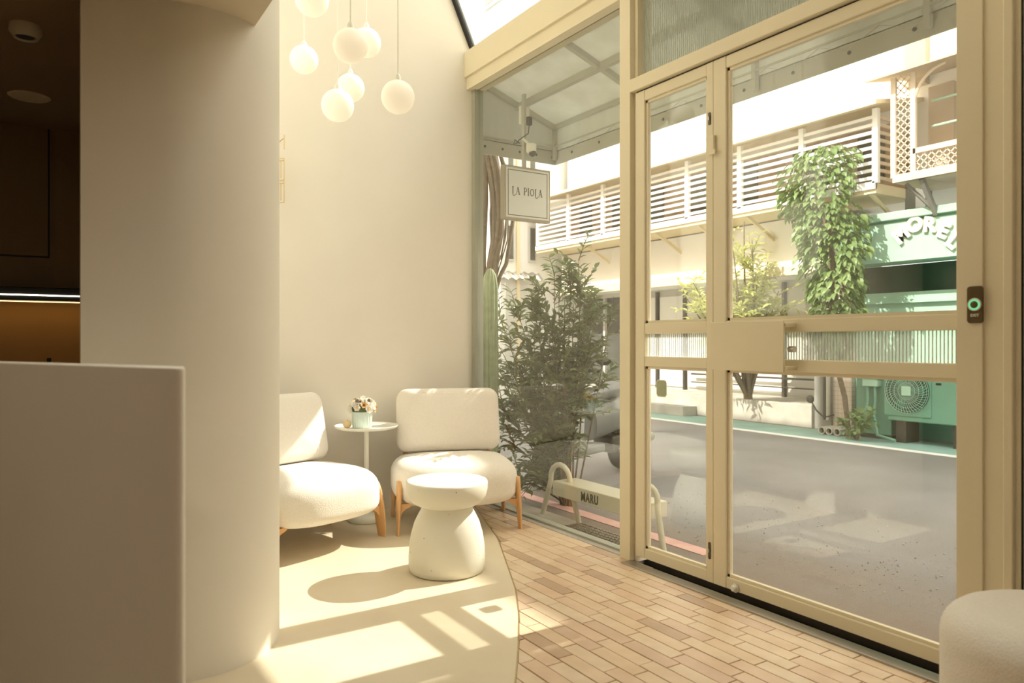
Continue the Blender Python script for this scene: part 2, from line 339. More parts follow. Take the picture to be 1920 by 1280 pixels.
# walls and ceiling
wall_back = obj('wall_back', B(-4.66, XB, -2.0, 2.62, -.1, TOP), PL, kind='structure')
WALN = mat('walnut_panelling', (0.30, 0.19, 0.095), 0.6, var=.2, scale=4, stretch=(1, 1, .2))
obj('wall_right', B(2.0, 2.14, -2.0, 2.62, -.1, TOP), WALN, kind='structure')
obj('wall_front', B(-4.66, 2.14, -2.14, -2.0, -.1, TOP), WALN, kind='structure')
obj('ceiling', MB().box(-4.51, 2.0, -2.0, CE, CZ, CZ+.14).box(-4.51, 2.0, .2, 1.74, TOP, TOP+.12), CEIL, kind='structure')
obj('bar_ceiling_shade', MB().prism([(-4.51, -2.0), (-2.66, -2.0), (-2.66, .20), (-3.2, .355), (-4.51, .355)], CZ-.006, CZ+.001), BARC, bpy.data.objects['ceiling'])  # dark sheet carrying the bar's shade on the shared ceiling
obj('wall_bulkhead', B(-4.51, 2.0, CE-.15, CE, CZ+.14, TOP), PL, kind='structure')
CC = (-2.90, .43); CR = .335
prof = [(CC[0]+CR*math.cos(math.radians(a)), CC[1]+CR*math.sin(math.radians(a))) for a in range(-20, 151, 2)] + [(-3.22, .42), (-3.22, .37), (-2.67, .098), (-2.66, .10), (-2.635, .172), (-2.61, .243)]
obj('wall_curved', MB().prism(prof, 0, TOP), PL, kind='structure', smooth=40)
obj('wall_left', B(-4.51, -3.20, .37, .50, 0, CZ), PL, kind='structure')
# half-height wall of the bar in the foreground
E = Vector(ray(348))*1.294; Wd = Vector(ray(0))*1.64; d = (Wd-E).normalized(); nrm = Vector((-d.y, d.x)); nrm = nrm if nrm.y > 0 else -nrm
W2 = E + d*1.9
back = Vector(ray(322)).normalized()
hp = []
for t_ in range(0, 91, 10):                                # soft rounded end
    a = math.radians(t_); hp.append(E + d*(.045-.045*math.sin(a)) + back*(.045-.045*math.cos(a)))
hp = [tuple(p) for p in hp] + [tuple(E+back*.16), tuple(W2+back*.16), tuple(W2)]
obj('wall_counter', MB().puff(hp, 0, 1.0515, .006, q=3, cr=2), PL, kind='structure', smooth=50)
# ---- the bar behind the curved wall
cab = thing('bar_cabinet', (XB+.02, -.8, 1.37), 'dark brown flush wall cabinet above the lit bar shelf', 'cabinet')
obj('body', B(XB+.003, XB+.05, -1.95, .30, 1.375, CZ), BARP, cab)
pY = onX(90, 640, XB+.06).y; pz1 = onX(90, 241, XB+.06).z; pz0 = onX(90, 481, XB+.06).z
obj('door', B(XB+.052, XB+.066, pY-.9, pY, pz0, pz1), BARP, cab, bevel=.002)
obj('shadow_gap', MB().box(XB+.05, XB+.058, pY, pY+.007, pz0-.007, pz1+.007).box(XB+.05, XB+.058, pY-.9, pY, pz1, pz1+.007).box(XB+.05, XB+.058, pY-.9, pY, pz0-.007, pz0), BLACK, cab)
obj('side_panel', B(XB+.05, XB+.062, pY+.03, .30, 1.375, CZ), BARP, cab)
shz = onX(75, 553, XB+.22).z
sh = thing('bar_shelf', (XB+.1, -.8, shz-.03), 'black floating bar shelf with a thin glowing light strip', 'shelf')
obj('board', B(XB, XB+.21, -1.95, .30, shz-.025, shz+.035), BLACK, sh)
obj('light_strip', B(XB+.21, XB+.216, -1.95, .30, shz-.004, shz+.003), LED, sh)
obj('light_strip', B(XB+.10, XB+.12, -1.95, .30, shz-.030, shz-.0255), mat('warm_led', (1, .8, .5), .5, emit=((1.0, .62, .25), 2.2)), sh)
tag(obj('bar_backsplash', B(XB+.003, XB+.015, -1.95, .30, .90, shz-.026), AMBER), 'amber brown backsplash glowing under the black bar shelf', 'backsplash')
bc = thing('back_counter', (XB+.3, -.8, 0), 'low brown back counter along the bar wall', 'counter')
obj('cabinet_body', B(XB+.003, XB+.55, -1.95, .30, 0, .86), BARP, bc); obj('worktop', B(XB+.003, XB+.58, -1.95, .30, .86, .90), BARP, bc, bevel=.004)
tp = atD(92, 676, 3.35)
tap = thing('bar_tap', (tp.x, tp.y, .90), 'small black tap standing behind the cream half wall', 'tap')
obj('spout', MB().tube([(tp.x, tp.y, .905), (tp.x, tp.y, tp.z+.012)], .009, 12), BLACK, tap); obj('foot', MB().lathe([(.02, .0), (.02, .012), (.01, .016)], (tp.x, tp.y, .90), 16), BLACK, tap)
dl = onZ(48, 45, CZ); dl2 = onZ(55, 178, CZ)
t = thing('ceiling_downlight', (dl.x, dl.y, CZ-.05), 'small round ceiling spotlight with a black lens above the bar', 'downlight')
obj('ring', MB().lathe([(.048, .05), (.050, .02), (.036, .0), (.030, .008), (.030, .03)], (dl.x, dl.y, CZ-.05), 32), mat('downlight_white', (.6, .55, .42), .5), t, smooth=50)
obj('lens', MB().lathe([(.028, 0), (.028, .02), (.026, .022)], (dl.x, dl.y, CZ-.045), 24), BLACK, t)
t = thing('ceiling_speaker', (dl2.x, dl2.y, CZ-.012), 'flat round cream disc flush in the bar ceiling', 'speaker')
obj('rim', MB().lathe([(.080, .012), (.082, .004), (.076, .0), (.074, .004)], (dl2.x, dl2.y, CZ-.012), 40), mat('speaker_cream', (.72, .60, .40), .6), t, smooth=50)
obj('grille', MB().lathe([(.074, .0), (.074, .006)], (dl2.x, dl2.y, CZ-.010), 40), MATS['speaker_cream'], t)
def fill_ceiling_lamp(x, y, watts, label):  # unseen fixture added to lift the dark counter front
    t = thing('fill_ceiling_lamp', (x, y, CZ-.04), label, 'ceiling lamp', 'unseen ceiling lamps added to light the counter')
    obj('ring', MB().lathe([(.06, .04), (.062, .01), (.05, .0), (.045, .01), (.045, .03)], (x, y, CZ-.04), 32), WHITEMETAL, t, smooth=50)
    obj('diffuser', MB().lathe([(.044, 0), (.044, .01)], (x, y, CZ-.03), 32), LED, t)
    ld = bpy.data.lights.new('fill_lamp_light', 'AREA'); ld.shape = 'DISK'; ld.size = .09; ld.energy = watts; ld.color = (1.0, .86, .66)
    lo = bpy.data.objects.new('fill_lamp_light', ld); COL.objects.link(lo); lo.parent = t; lo.location = (0, 0, -.004)
fill_ceiling_lamp(-1.25, -1.15, 4.5, 'unseen round ceiling lamp added to brighten the staff side of the counter')
fill_ceiling_lamp(.6, -.9, 1.5, 'unseen round ceiling lamp added for light on the entrance side of the counter')
# ================================================================== SHOP FRONT
YF = 2.48
hdr = thing('trim_1', (-2.0, YF, 2.858), kind='structure')
obj('beam', B(XB, 2.0, YF, 2.62, 2.94, 3.114), PAINT, hdr); obj('lip', B(XB, 2.0, YF+.02, 2.62, 2.858, 2.94), PAINT, hdr)
post = thing('trim_2', (-2.83, YF, 0), kind='structure')
obj('post', B(-2.87, -2.79, YF, 2.62, 0, 2.858), PAINT, post, bevel=.003); obj('rebate', B(-2.79, -2.7672, YF+.03, 2.60, 0, 2.858), PAINT, post)
obj('trim_3', B(-2.79, -1.19, YF-.005, 2.62, 2.345, 2.408), PAINT, kind='structure', bevel=.003)
jamb = thing('wall_facade', (-.2, 2.44, 0), kind='structure')
obj('panel', B(-1.197, -1.12, 2.415, 2.455, 0, 2.858), PAINT, jamb, bevel=.002); obj('panel', B(-1.12, -1.062, 2.423, 2.455, 0, 2.858), PAINT, jamb)
obj('bead', B(-1.062, -1.034, 2.408, 2.455, 0, 2.858), PAINT, jamb, bevel=.004); obj('panel', B(-1.034, -1.020, 2.425, 2.455, 0, 2.858), PAINT, jamb)
obj('gasket', B(-1.020, -1.010, 2.43, 2.455, 0, 2.858), BLACK, jamb); obj('panel', B(-1.010, 2.0, 2.42, 2.455, 0, 2.858), PAINT, jamb)
obj('outer_wall', B(-1.05, 2.0, 2.56, 2.62, -.12, 2.858), PL, jamb)
# fixed pane
win = thing('window_1', (-3.68, 2.565, 0), kind='structure')
obj('pane', B(-4.49, -2.86, 2.563, 2.571, .004, 2.858), GLASS, win)
obj('frame', B(XB, -4.468, 2.54, 2.61, 0, 2.858), mat('grey_frame', (.42, .42, .34), .5, var=.1, scale=5), win)
obj('frame', B(XB+.02, -2.87, 2.55, 2.60, -.01, .012), MATS['grey_frame'], win)
def reeded(x0, x1, z0, z1, y, pitch=.0125, amp=.0035):
    mb = MB(); n = int((x1-x0)/pitch)*6; vs = []
    for i in range(n+1):
        x = x0+(x1-x0)*i/n; ph = 2*math.pi*i/6; yy = y-amp*abs(math.sin(ph/2))
        vs += [(x, yy, z0), (x, yy, z1)]
    mb.add(vs, [(2*i, 2*i+2, 2*i+3, 2*i+1) for i in range(n)]); return mb
def grooves(x0, x1, z0, z1, y, pitch=.0125):
    mb = MB(); n = int((x1-x0)/pitch); p = (x1-x0)/n
    for i in range(n+1): mb.box(x0+i*p-.0016, x0+i*p+.0016, y-.001, y+.001, z0, z1)
    return mb
win2 = thing('window_2', (-2.0, 2.55, 2.408), kind='structure')
obj('groove_lines', grooves(-2.772, -1.197, 2.408, 2.858, 2.55), GROOVE, obj('reeded_pane', reeded(-2.772, -1.197, 2.408, 2.858, 2.55), RIB, win2), kind='stuff')
# sloping roof glass
sk = thing('window_3', (-2.0, 2.3, 3.114), kind='structure')
a0, a1 = (2.555, 3.114), (1.69, TOP); nx = Vector((a1[1]-a0[1], -(a1[0]-a0[0]))).normalized()
def slope_box(x0, x1, th, lo=0.0, hi=1.0, off=0.0):
    mb = MB(); p0 = (a0[0]+(a1[0]-a0[0])*lo, a0[1]+(a1[1]-a0[1])*lo); p1 = (a0[0]+(a1[0]-a0[0])*hi, a0[1]+(a1[1]-a0[1])*hi)
    q = [(p0[0]+nx.x*off, p0[1]+nx.y*off), (p1[0]+nx.x*off, p1[1]+nx.y*off), (p1[0]+nx.x*(off+th), p1[1]+nx.y*(off+th)), (p0[0]+nx.x*(off+th), p0[1]+nx.y*(off+th))]
    mb.add([(x, y, z) for x in (x0, x1) for y, z in q], [(0, 1, 2, 3), (4, 7, 6, 5), (0, 4, 5, 1), (1, 5, 6, 2), (2, 6, 7, 3), (3, 7, 4, 0)]); return mb
obj('pane', slope_box(XB+.02, -2.86, .008), GLASSS, sk); obj('pane', slope_box(-2.82, -.5, .008), GLASSS, sk); obj('pane', slope_box(-.46, 2.0, .008), GLASSS, sk)
obj('mullion', slope_box(-2.86, -2.82, .05, off=-.02), PAINT, sk); obj('mullion', slope_box(-.5, -.46, .05, off=-.02), PAINT, sk)
obj('black_seal', slope_box(XB, XB+.035, .03, lo=-.015, off=-.015), BLACK, sk)
# folding and sliding door leaves
LY0, LY1 = 2.495, 2.540
def leaf(n, x0, x1, sl, sr, zs=(.032, .082, .978, 1.028, 1.137, 1.19, 2.285, 2.338)):
    d = thing('door_%d' % n, ((x0+x1)/2, LY0, .015), kind='structure')
    obj('stile', B(x0, x0+sl, LY0, LY1, zs[0], zs[7]), PAINT, d, bevel=.004); obj('stile', B(x1-sr, x1, LY0, LY1, zs[0], zs[7]), PAINT, d, bevel=.004)
    for a, b in ((0, 1), (2, 3), (4, 5), (6, 7)):
        obj('rail', B(x0+sl-.001, x1-sr+.001, LY0+.002, LY1-.002, zs[a], zs[b]), PAINT, d, bevel=.004)
    for a, b in ((1, 2), (5, 6)):
        obj('glazing_bead', MB().box(x0+sl, x0+sl+.012, LY0+.012, LY0+.03, zs[a], zs[b]).box(x1-sr-.012, x1-sr, LY0+.012, LY0+.03, zs[a], zs[b]).box(x0+sl, x1-sr, LY0+.012, LY0+.03, zs[a], zs[a]+.012).box(x0+sl, x1-sr, LY0+.012, LY0+.03, zs[b]-.012, zs[b]), PAINT, d)
        obj('pane', B(x0+sl-.002, x1-sr+.002, LY0+.020, LY0+.026, zs[a]-.002, zs[b]+.002), GLASS, d)
    obj('groove_lines', grooves(x0+sl-.002, x1-sr+.002, zs[3]-.002, zs[4]+.002, LY0+.024), GROOVE, obj('reeded_pane', reeded(x0+sl-.002, x1-sr+.002, zs[3]-.002, zs[4]+.002, LY0+.024), RIB, d), kind='stuff')
    return d
door1 = leaf(1, -2.767, -2.262, .065, .040)
door2 = leaf(2, -2.2618, -1.14, .072, .06)
pz0, pz1 = .979, 1.182; px0, px1 = -2.222, -1.848
pl = obj('push_plate', B(px0, px1, 2.432, 2.440, pz0, pz1), PAINT, door2, bevel=.002)
for zz in (1.165, .995): obj('plate_bracket', B(px1-.05, px1+.012, 2.440, LY0+.004, zz-.008, zz+.008), PAINT, door2, bevel=.002)
obj('plate_bracket', B(px0+.02, px0+.04, 2.440, LY0+.004, 1.0, 1.16), PAINT, door2)
obj('lock_barrel', MB().tube([(px1+.004, 2.462, 1.07), (px1+.03, 2.462, 1.07)], .012, 16), STEEL, door2)
for zz, hh in ((zk(1332, 222, LY0), .055), (zk(1332, 1032, LY0), .075)):
    hb = obj('flush_bolt', MB().prism([(p[0]-2.281, p[1]+zz) for p in rrect(.013, hh, .006)], 0, .003, Matrix(((1, 0, 0, 0), (0, 0, -1, LY0-.001), (0, 1, 0, 0), (0, 0, 0, 1)))), DARKM, door1)
    obj('bolt_slider', B(-2.284, -2.278, LY0-.008, LY0-.002, zz-.008, zz+.008), STEEL, door1)
hz = zk(1337, 268, LY0)
hg = obj('hinge_latch', B(-2.275, -2.245, LY0-.016, LY0, hz-.035, hz+.03), PAINT, door2, bevel=.003); obj('pin', B(-2.268, -2.232, LY0-.022, LY0-.014, hz-.055, hz-.035), PAINT, hg)
kn = onY(1379, 1102, LY0)
obj('stopper_knob', MB().lathe([(.019, 0), (.019, .004), (.013, .006), (.013, .016), (.010, .020), (.001, .021)], (0, 0, 0), 24, Matrix.Translation((kn.x, LY0, kn.z)) @ Matrix.Rotation(math.pi/2, 4, 'X')), WHITEMETAL, door2, smooth=40)
stc = onY(1240, 728, LY0+.018)
st = tag(obj('door_sticker', MB().prism([(p[0]+stc.x, p[1]+stc.z) for p in rrect(.062, .075, .014)], 0, .0012, Matrix(((1, 0, 0, 0), (0, 0, -1, LY0+.0195), (0, 1, 0, 0), (0, 0, 0, 1)))), STICK), 'rounded square sage green sticker on the narrow door pane', 'sticker')
obj('sticker_border', MB().prism([(p[0]+stc.x, p[1]+stc.z) for p in rrect(.070, .083, .016)], 0, .0006, Matrix(((1, 0, 0, 0), (0, 0, -1, LY0+.0198), (0, 1, 0, 0), (0, 0, 0, 1)))), WHITEMETAL, st)
obj('black_gap', B(-2.767, -1.19, 2.505, 2.535, 2.336, 2.346), BLACK, bpy.data.objects['trim_3'])
trk = thing('trim_4', (-2.0, 2.46, 0), kind='structure')
obj('metal_track', B(-2.79, 2.0, 2.42, 2.482, -.05, .008), STEEL, trk, bevel=.002); obj('groove', B(-2.79, 2.0, 2.482, 2.60, -.10, -.03), mat('track_gap_shade', (.008, .008, .007), 1.0, spec=0.0), trk); obj('outer_rail', B(-2.79, 2.0, 2.575, 2.62, -.1, .0), DARKM, trk)  # shade of the gap under the doors put into the groove's near-black colour
# exit button
eb = onY(1830, 571, 2.415)
ex = thing('exit_button', (eb.x, 2.415, eb.z-.055), 'bronze exit button plate with a green lit ring on the door jamb', 'exit button')
MY = lambda y: Matrix(((1, 0, 0, 0), (0, 0, -1, y), (0, 1, 0, 0), (0, 0, 0, 1)))
obj('plate', MB().prism([(p[0]+eb.x, p[1]+eb.z) for p in rrect(.046, .113, .009)], 0, .008, MY(2.415)), BRONZE, ex, bevel=.0015)
obj('chrome_ring', MB().lathe([(.020, 0), (.020, .003), (.0185, .005), (.016, .004), (.016, 0)], (0, 0, 0), 32, Matrix.Translation((eb.x, 2.407, eb.z)) @ Matrix.Rotation(math.pi/2, 4, 'X')), WHITEMETAL, ex, smooth=40)
obj('green_ring', MB().lathe([(.016, 0), (.016, .004), (.011, .004), (.011, 0)], (0, 0, 0), 32, Matrix.Translation((eb.x, 2.407, eb.z)) @ Matrix.Rotation(math.pi/2, 4, 'X')), LEDG, ex)
obj('push_cap', MB().lathe([(.011, 0), (.011, .005), (.009, .006)], (0, 0, 0), 24, Matrix.Translation((eb.x, 2.407, eb.z)) @ Matrix.Rotation(math.pi/2, 4, 'X')), BRONZE, ex, smooth=40)
lettering('exit_lettering', text_mesh('EXIT', .012, .0004, .0003), WHITEMETAL, ex, frameM((eb.x, 2.4065, eb.z-.033), (1, 0, 0), (0, 0, 1)))
# brass wire pieces on the back wall beside the curved wall
wl = thing('wire_wall_rack', (XB+.02, onX(527, 330, XB+.05).y, onX(527, 385, XB+.05).z), 'thin brass wire rack fixed to the back wall beside the curved wall', 'wire rack')
yw = onX(531, 330, XB+.08).y
def wz(py): return onX(528, py, XB+.05).z
obj('upright', MB().tube([(XB+.10, yw, wz(256)), (XB+.10, yw, wz(283))], .003, 6), BRASS, wl)
obj('arm', MB().tube([(XB, yw-.10, wz(262)), (XB, yw, wz(262)), (XB+.10, yw, wz(262))], .003, 6), BRASS, wl)
for a, b in ((300, 340), (342, 382)):
    obj('loop', MB().tube([(XB, yw-.1, wz(a)), (XB+.10, yw, wz(a)), (XB+.10, yw, wz(b)), (XB, yw-.1, wz(b)), (XB, yw-.1, wz(a))], .003, 6), BRASS, wl)
    for k in (.35, .6, .85): obj('rod', MB().tube([(XB+.10*k, yw-.1+.1*k, wz(a+3)), (XB+.10*k, yw-.1+.1*k, wz(b-4))], .0028, 6), BRASS, wl)
    obj('arm', MB().tube([(XB, yw-.1, wz(a+4)), (XB+.10, yw, wz(a+4))], .003, 6), BRASS, wl)
# the storeys above the shop, which shade the street
obj('wall_upper', MB().box(-7.4, 8, -6, 1.62, TOP+.15, 8.0).box(-26, -7.4, -6, 1.62, -.12, 7.2), BTAN, kind='structure')
# ================================================================== FURNITURE
def lounge_chair(mid, face, label):
    rz = math.atan2(face[1], face[0]) - math.pi/2
    c = thing('lounge_chair', (mid[0], mid[1], 0), label, 'chair', 'pair of cream lounge chairs', rotz=rz)
    # local frame: +y is the front, front legs on y = 0
    out = []
    for i in range(64):                                    # D-shaped seat, bulging front
        a = 2*math.pi*i/64; ca, sa = math.cos(a), math.sin(a)
        ex_ = .62 if sa > 0 else .35
        x = .375*math.copysign(abs(ca)**ex_, ca); y = (.40 if sa > 0 else .30)*math.copysign(abs(sa)**(.75 if sa > 0 else .4), sa)
        out.append((x, y-.27))
    obj('seat', MB().puff(out, .165, .395, .105, crown=.022, rb=.06), BOUCLE, c, smooth=80, local=True)
    T = Matrix.Translation((0, -.485, .60)) @ Matrix.Rotation(math.radians(13), 4, 'X') @ Matrix.Rotation(math.radians(-90), 4, 'X')
    obj('backrest', MB().puff(rrect(.66, .40, .07, 8), -.075, .065, .06, crown=.018, M=T, rb=.05), BOUCLE, c, smooth=80, local=True)
    for sx in (-1, 1):
        for y0, yt, hgt in ((.0, -.03, .30), (-.47, -.43, .30)):
            leg = MB(); rings = []
            for k in range(9):
                u = k/8; z = hgt*u; wdt = .030+.038*math.sin(math.pi*min(1, u*.62+.22))**1.5; wdt *= (1 if u < .9 else .75 if u < 1 else .35)
                th = .016+.014*u; yy = y0+(yt-y0)*u
                for j in range(10):
                    b = 2*math.pi*j/10; leg.v.append((sx*(.345+.012*(1-u)) + th*.62*math.cos(b), yy+wdt*.62*math.sin(b), z))
            leg.f = [(k*10+j, k*10+(j+1) % 10, (k+1)*10+(j+1) % 10, (k+1)*10+j) for k in range(8) for j in range(10)] + [tuple(range(9, -1, -1)), tuple(range(80, 90))]
            l = obj('leg', leg, OAK, c, smooth=60, local=True)
            br = MB(); pr = [(.0, .175), (.0, .095), (.012, .125), (.03, .145), (.06, .158), (.085, .175)]
            br.prism([(sx*(.345-p[0]), p[1]) for p in pr], -.014, .014, Matrix(((1, 0, 0, 0), (0, 0, 1, (y0+yt)/2), (0, 1, 0, 0), (0, 0, 0, 1))))
            obj('corner_bracket', br, OAK, l, local=True)
        obj('back_post', MB().bar((sx*.27, -.50, .20), (sx*.27, -.575, .62), .035, .022), OAK, c, local=True, bevel=.006)
    obj('rear_rail', MB().bar((-.34, -.44, .155), (.34, -.44, .155), .05, .03), OAK, c, local=True)
    return c
fr1, fr2 = onZ(750, 1003), onZ(972, 990)
mid = (fr1+fr2)/2; d2 = (fr2-fr1); lounge_chair(mid, (d2.y, -d2.x), 'cream boucle lounge chair under the window, turned towards the stool table')
lounge_chair(((-3.785), 1.285), (.938, .347), 'cream boucle lounge chair half hidden by the curved wall')
sb = onZ(838, 1068)
stt = thing('stool_table', (sb.x, sb.y, 0), 'speckled cream terrazzo pedestal table in front of the lounge chairs', 'table')
obj('pedestal', MB().lathe([(.165, 0), (.176, .006), (.183, .03), (.184, .07), (.181, .12), (.172, .18), (.156, .235), (.136, .275), (.122, .300), (.117, .315)], (sb.x, sb.y, 0), 64), TERR, stt, smooth=60)
obj('tabletop', MB().lathe([(.117, .312), (.140, .318), (.168, .334), (.188, .362), (.196, .395), (.1965, .425), (.193, .433), (.186, .436), (.001, .436)], (sb.x, sb.y, 0), 64), TERR, stt, smooth=50)
tb = onZ(687, 975); tz = H - 160.0/F*(-tb.x*CY+tb.y*SY)
sd = thing('side_table', (tb.x, tb.y, 0), 'slim white round pedestal side table holding the flower pot', 'table')
obj('base', MB().lathe([(.110, 0), (.114, .004), (.112, .03), (.098, .042), (.02, .048), (.016, .05)], (tb.x, tb.y, 0), 48), WHITEMETAL, sd, smooth=50)
obj('pole', MB().lathe([(.0155, .045), (.0155, tz-.012)], (tb.x, tb.y, 0), 24), WHITEMETAL, sd, smooth=50)
obj('tray_top', MB().lathe([(.02, -.016), (.150, -.013), (.186, -.004), (.195, .008), (.1935, .011), (.185, .002), (.150, -.004), (.001, -.005)], (tb.x, tb.y, tz), 64), WHITEMETAL, sd, smooth=50)
pp = atD(679, 800, -tb.x*CY+tb.y*SY-.02); zt = tz-.003
pot = thing('flower_pot', (pp.x, pp.y, zt), 'pale blue fluted pot full of white and apricot flowers on the side table', 'flower pot')
fl = []
for i in range(96):
    a = 2*math.pi*i/96; r = .061-.003*abs(math.sin(a*12)); fl.append((r*math.cos(a), r*math.sin(a)))
mb = MB(); n = 96
for k, z in ((.90, 0), (.96, .006), (1.0, .05), (1.05, .094), (1.06, .10), (.98, .10), (.95, .07)): mb.v += [(pp.x+p[0]*k, pp.y+p[1]*k, zt+z) for p in fl]
mb.f = [(k*n+j, k*n+(j+1) % n, (k+1)*n+(j+1) % n, (k+1)*n+j) for k in range(6) for j in range(n)] + [tuple(range(n-1, -1, -1)), tuple(range(6*n, 7*n))]
obj('pot', mb, CERAMIC, pot, smooth=40)
def bloom(M, r, m, cm, np_=7):
    mb = MB()
    for ring, (rr, tilt, cnt) in enumerate(((1.0, .35, np_), (.65, .9, np_-2))):
        for k in range(cnt):
            a = 2*math.pi*(k+.5*ring)/cnt; c, s = math.cos(a), math.sin(a); L_ = r*rr; wd = L_*.42; h1, h2 = L_*.45*tilt, L_*tilt
            pts = [(0, 0, 0), (L_*.55, -wd, h1), (L_*(1-.25*tilt), 0, h2), (L_*.55, wd, h1), (L_*.5, 0, h1*.55)]
            mb.add([(p[0]*c-p[1]*s, p[0]*s+p[1]*c, p[2]) for p in pts], [(0, 1, 4), (1, 2, 4), (2, 3, 4), (3, 0, 4)], M)
    f_ = obj('flower', mb, m, pot)
    obj('flower_centre', MB().add(*(lambda q: (q.v, q.f))(MB().sphere((0, 0, r*.16), r*.26, 8, 6)), M), cm, f_)
rnd = random.Random(3)
for i in range(26):
    th = math.acos(1-1.05*(i+.5)/26); ph = i*2.39996; R_ = .082
    c = Vector((math.sin(th)*math.cos(ph)*R_*1.02, math.sin(th)*math.sin(ph)*R_*1.02, math.cos(th)*R_*.86))
    p = Vector((pp.x, pp.y, zt+.112)) + c*rnd.uniform(.82, 1.0); q = c.normalized().to_track_quat('Z', 'Y').to_matrix().to_4x4()
    ap = i in (7, 13, 19, 24); bloom(Matrix.Translation(p) @ q, rnd.uniform(.024, .032), PETALO if ap else PETAL, CONE if i in (5, 13, 9, 17) else PETALO if i % 3 == 0 else PETAL, rnd.choice((6, 7, 8)))
obj('flower_mass', MB().sphere((pp.x, pp.y, zt+.118), .062, 20, 12, (1, 1, .9)), LEAFG, pot, smooth=60)
for i in range(4):
    a = i*1.57+.6; p = Vector((pp.x+.05*math.cos(a), pp.y+.05*math.sin(a), zt+.165)); obj('seed_cone', MB().lathe([(.001, -.014), (.010, -.006), (.013, .002), (.009, .010), (.002, .014)], tuple(p), 10), CONE, pot)
gp = atD(651, 799, -tb.x*CY+tb.y*SY-.05)
gd = thing('orange_gourd', (gp.x, gp.y, zt), 'tiny pale orange ball beside the pot on the side table', 'gourd')
obj('gourd', MB().sphere((gp.x, gp.y, zt+.024), .025, 24, 14, (1, 1, .95)), PUMP, gd, smooth=80); obj('stalk', MB().tube([(gp.x, gp.y, zt+.045), (gp.x+.002, gp.y, zt+.053)], .003, 6), OAK, gd)
oc = (-.765, 2.05)
ot = obj('ottoman', MB().puff(circle(.262, 64, oc), .0, .445, .075, crown=.012, rb=.02), BOUCLE, smooth=80)
tag(ot, 'round cream boucle ottoman in the near right corner by the door', 'ottoman')
# ---- opal globe pendants
GL = [(585, -1, 31, 3.05, 'highest opal globe pendant, cut off by the top of the picture'), (570, 112, 26, 3.95, 'small opal globe pendant hanging leftmost of the cluster'), (657, 86, 32, 3.0, 'large opal globe pendant in front of a smaller one, upper middle of the cluster'), (687, 80, 27, 3.75, 'opal globe pendant half hidden behind the large upper middle globe'), (633, 198, 30, 3.3, 'lowest opal globe pendant of the cluster'), (657, 165, 26, 3.95, 'small opal globe pendant partly behind the lowest globe'), (746, 182, 31, 3.15, 'opal globe pendant hanging alone on the right of the cluster')]
for px, py, r, t_, lab in GL:
    c = atD(px, py, t_); rad = r/F*t_
    g = thing('globe_pendant', (c.x, c.y, c.z-rad), lab, 'pendant lamp', 'opal globe pendants')
    obj('globe', MB().sphere(tuple(c), rad, 40, 24), OPAL, g, smooth=80)
    obj('cap', MB().lathe([(.016, 0), (.014, .018), (.006, .032)], (c.x, c.y, c.z+rad-.004), 16), WHITEMETAL, g, smooth=40)
    obj('cord', MB().tube([(c.x, c.y, c.z+rad+.02), (c.x, c.y, TOP)], .003, 6), WHITEMETAL, g)
# ================================================================== STREET
GZ = -.12
street = obj('street', B(-45, 12, 2.62, 30, GZ-.3, GZ), ASPH, kind='structure')
obj('kerb_strip', B(-14, -2.75, 2.62, 3.02, GZ, GZ+.018), CONC, street, bevel=.006)
obj('red_line', B(-30, -2.95, 3.17, 3.28, GZ, GZ+.004), RPINK, street); obj('white_line', B(-40, 10, 8.08, 8.22, GZ, GZ+.004), RWHITE, street)
obj('green_path', B(-40, 10, 8.22, 9.05, GZ, GZ+.003), RGREEN, street)
gr = MB(); gx0, gx1 = -3.85, -2.95
for i in range(31): gr.box(gx0+i*.03, gx0+i*.03+.008, 2.80, 3.0, GZ+.018, GZ+.026)
for j in range(6): gr.box(gx0, gx1, 2.80+j*.039, 2.808+j*.039, GZ+.018, GZ+.026)
obj('drain_grate', gr, STEEL, street); obj('drain_shadow', B(gx0, gx1, 2.80, 3.0, GZ+.0, GZ+.019), BLACK, street)
pb = MB(); r2 = random.Random(5)
for i in range(900):
    x = r2.uniform(-4.6, -.6); y = 3.3 + abs(r2.gauss(0, .9)); s = r2.choice((.003, .0035, .004, .005, .008))
    M = Matrix.Translation((x, y, GZ+s*.3)) @ Euler((r2.random()*3, r2.random()*3, r2.random()*3)).to_matrix().to_4x4()
    pb.add([(s, 0, 0), (-s, 0, 0), (0, s, 0), (0, -s, 0), (0, 0, s*.6), (0, 0, -s*.6)], [(0, 2, 4), (2, 1, 4), (1, 3, 4), (3, 0, 4), (2, 0, 5), (1, 2, 5), (3, 1, 5), (0, 3, 5)], M)
obj('grit', pb, DIRT, street, kind='stuff')
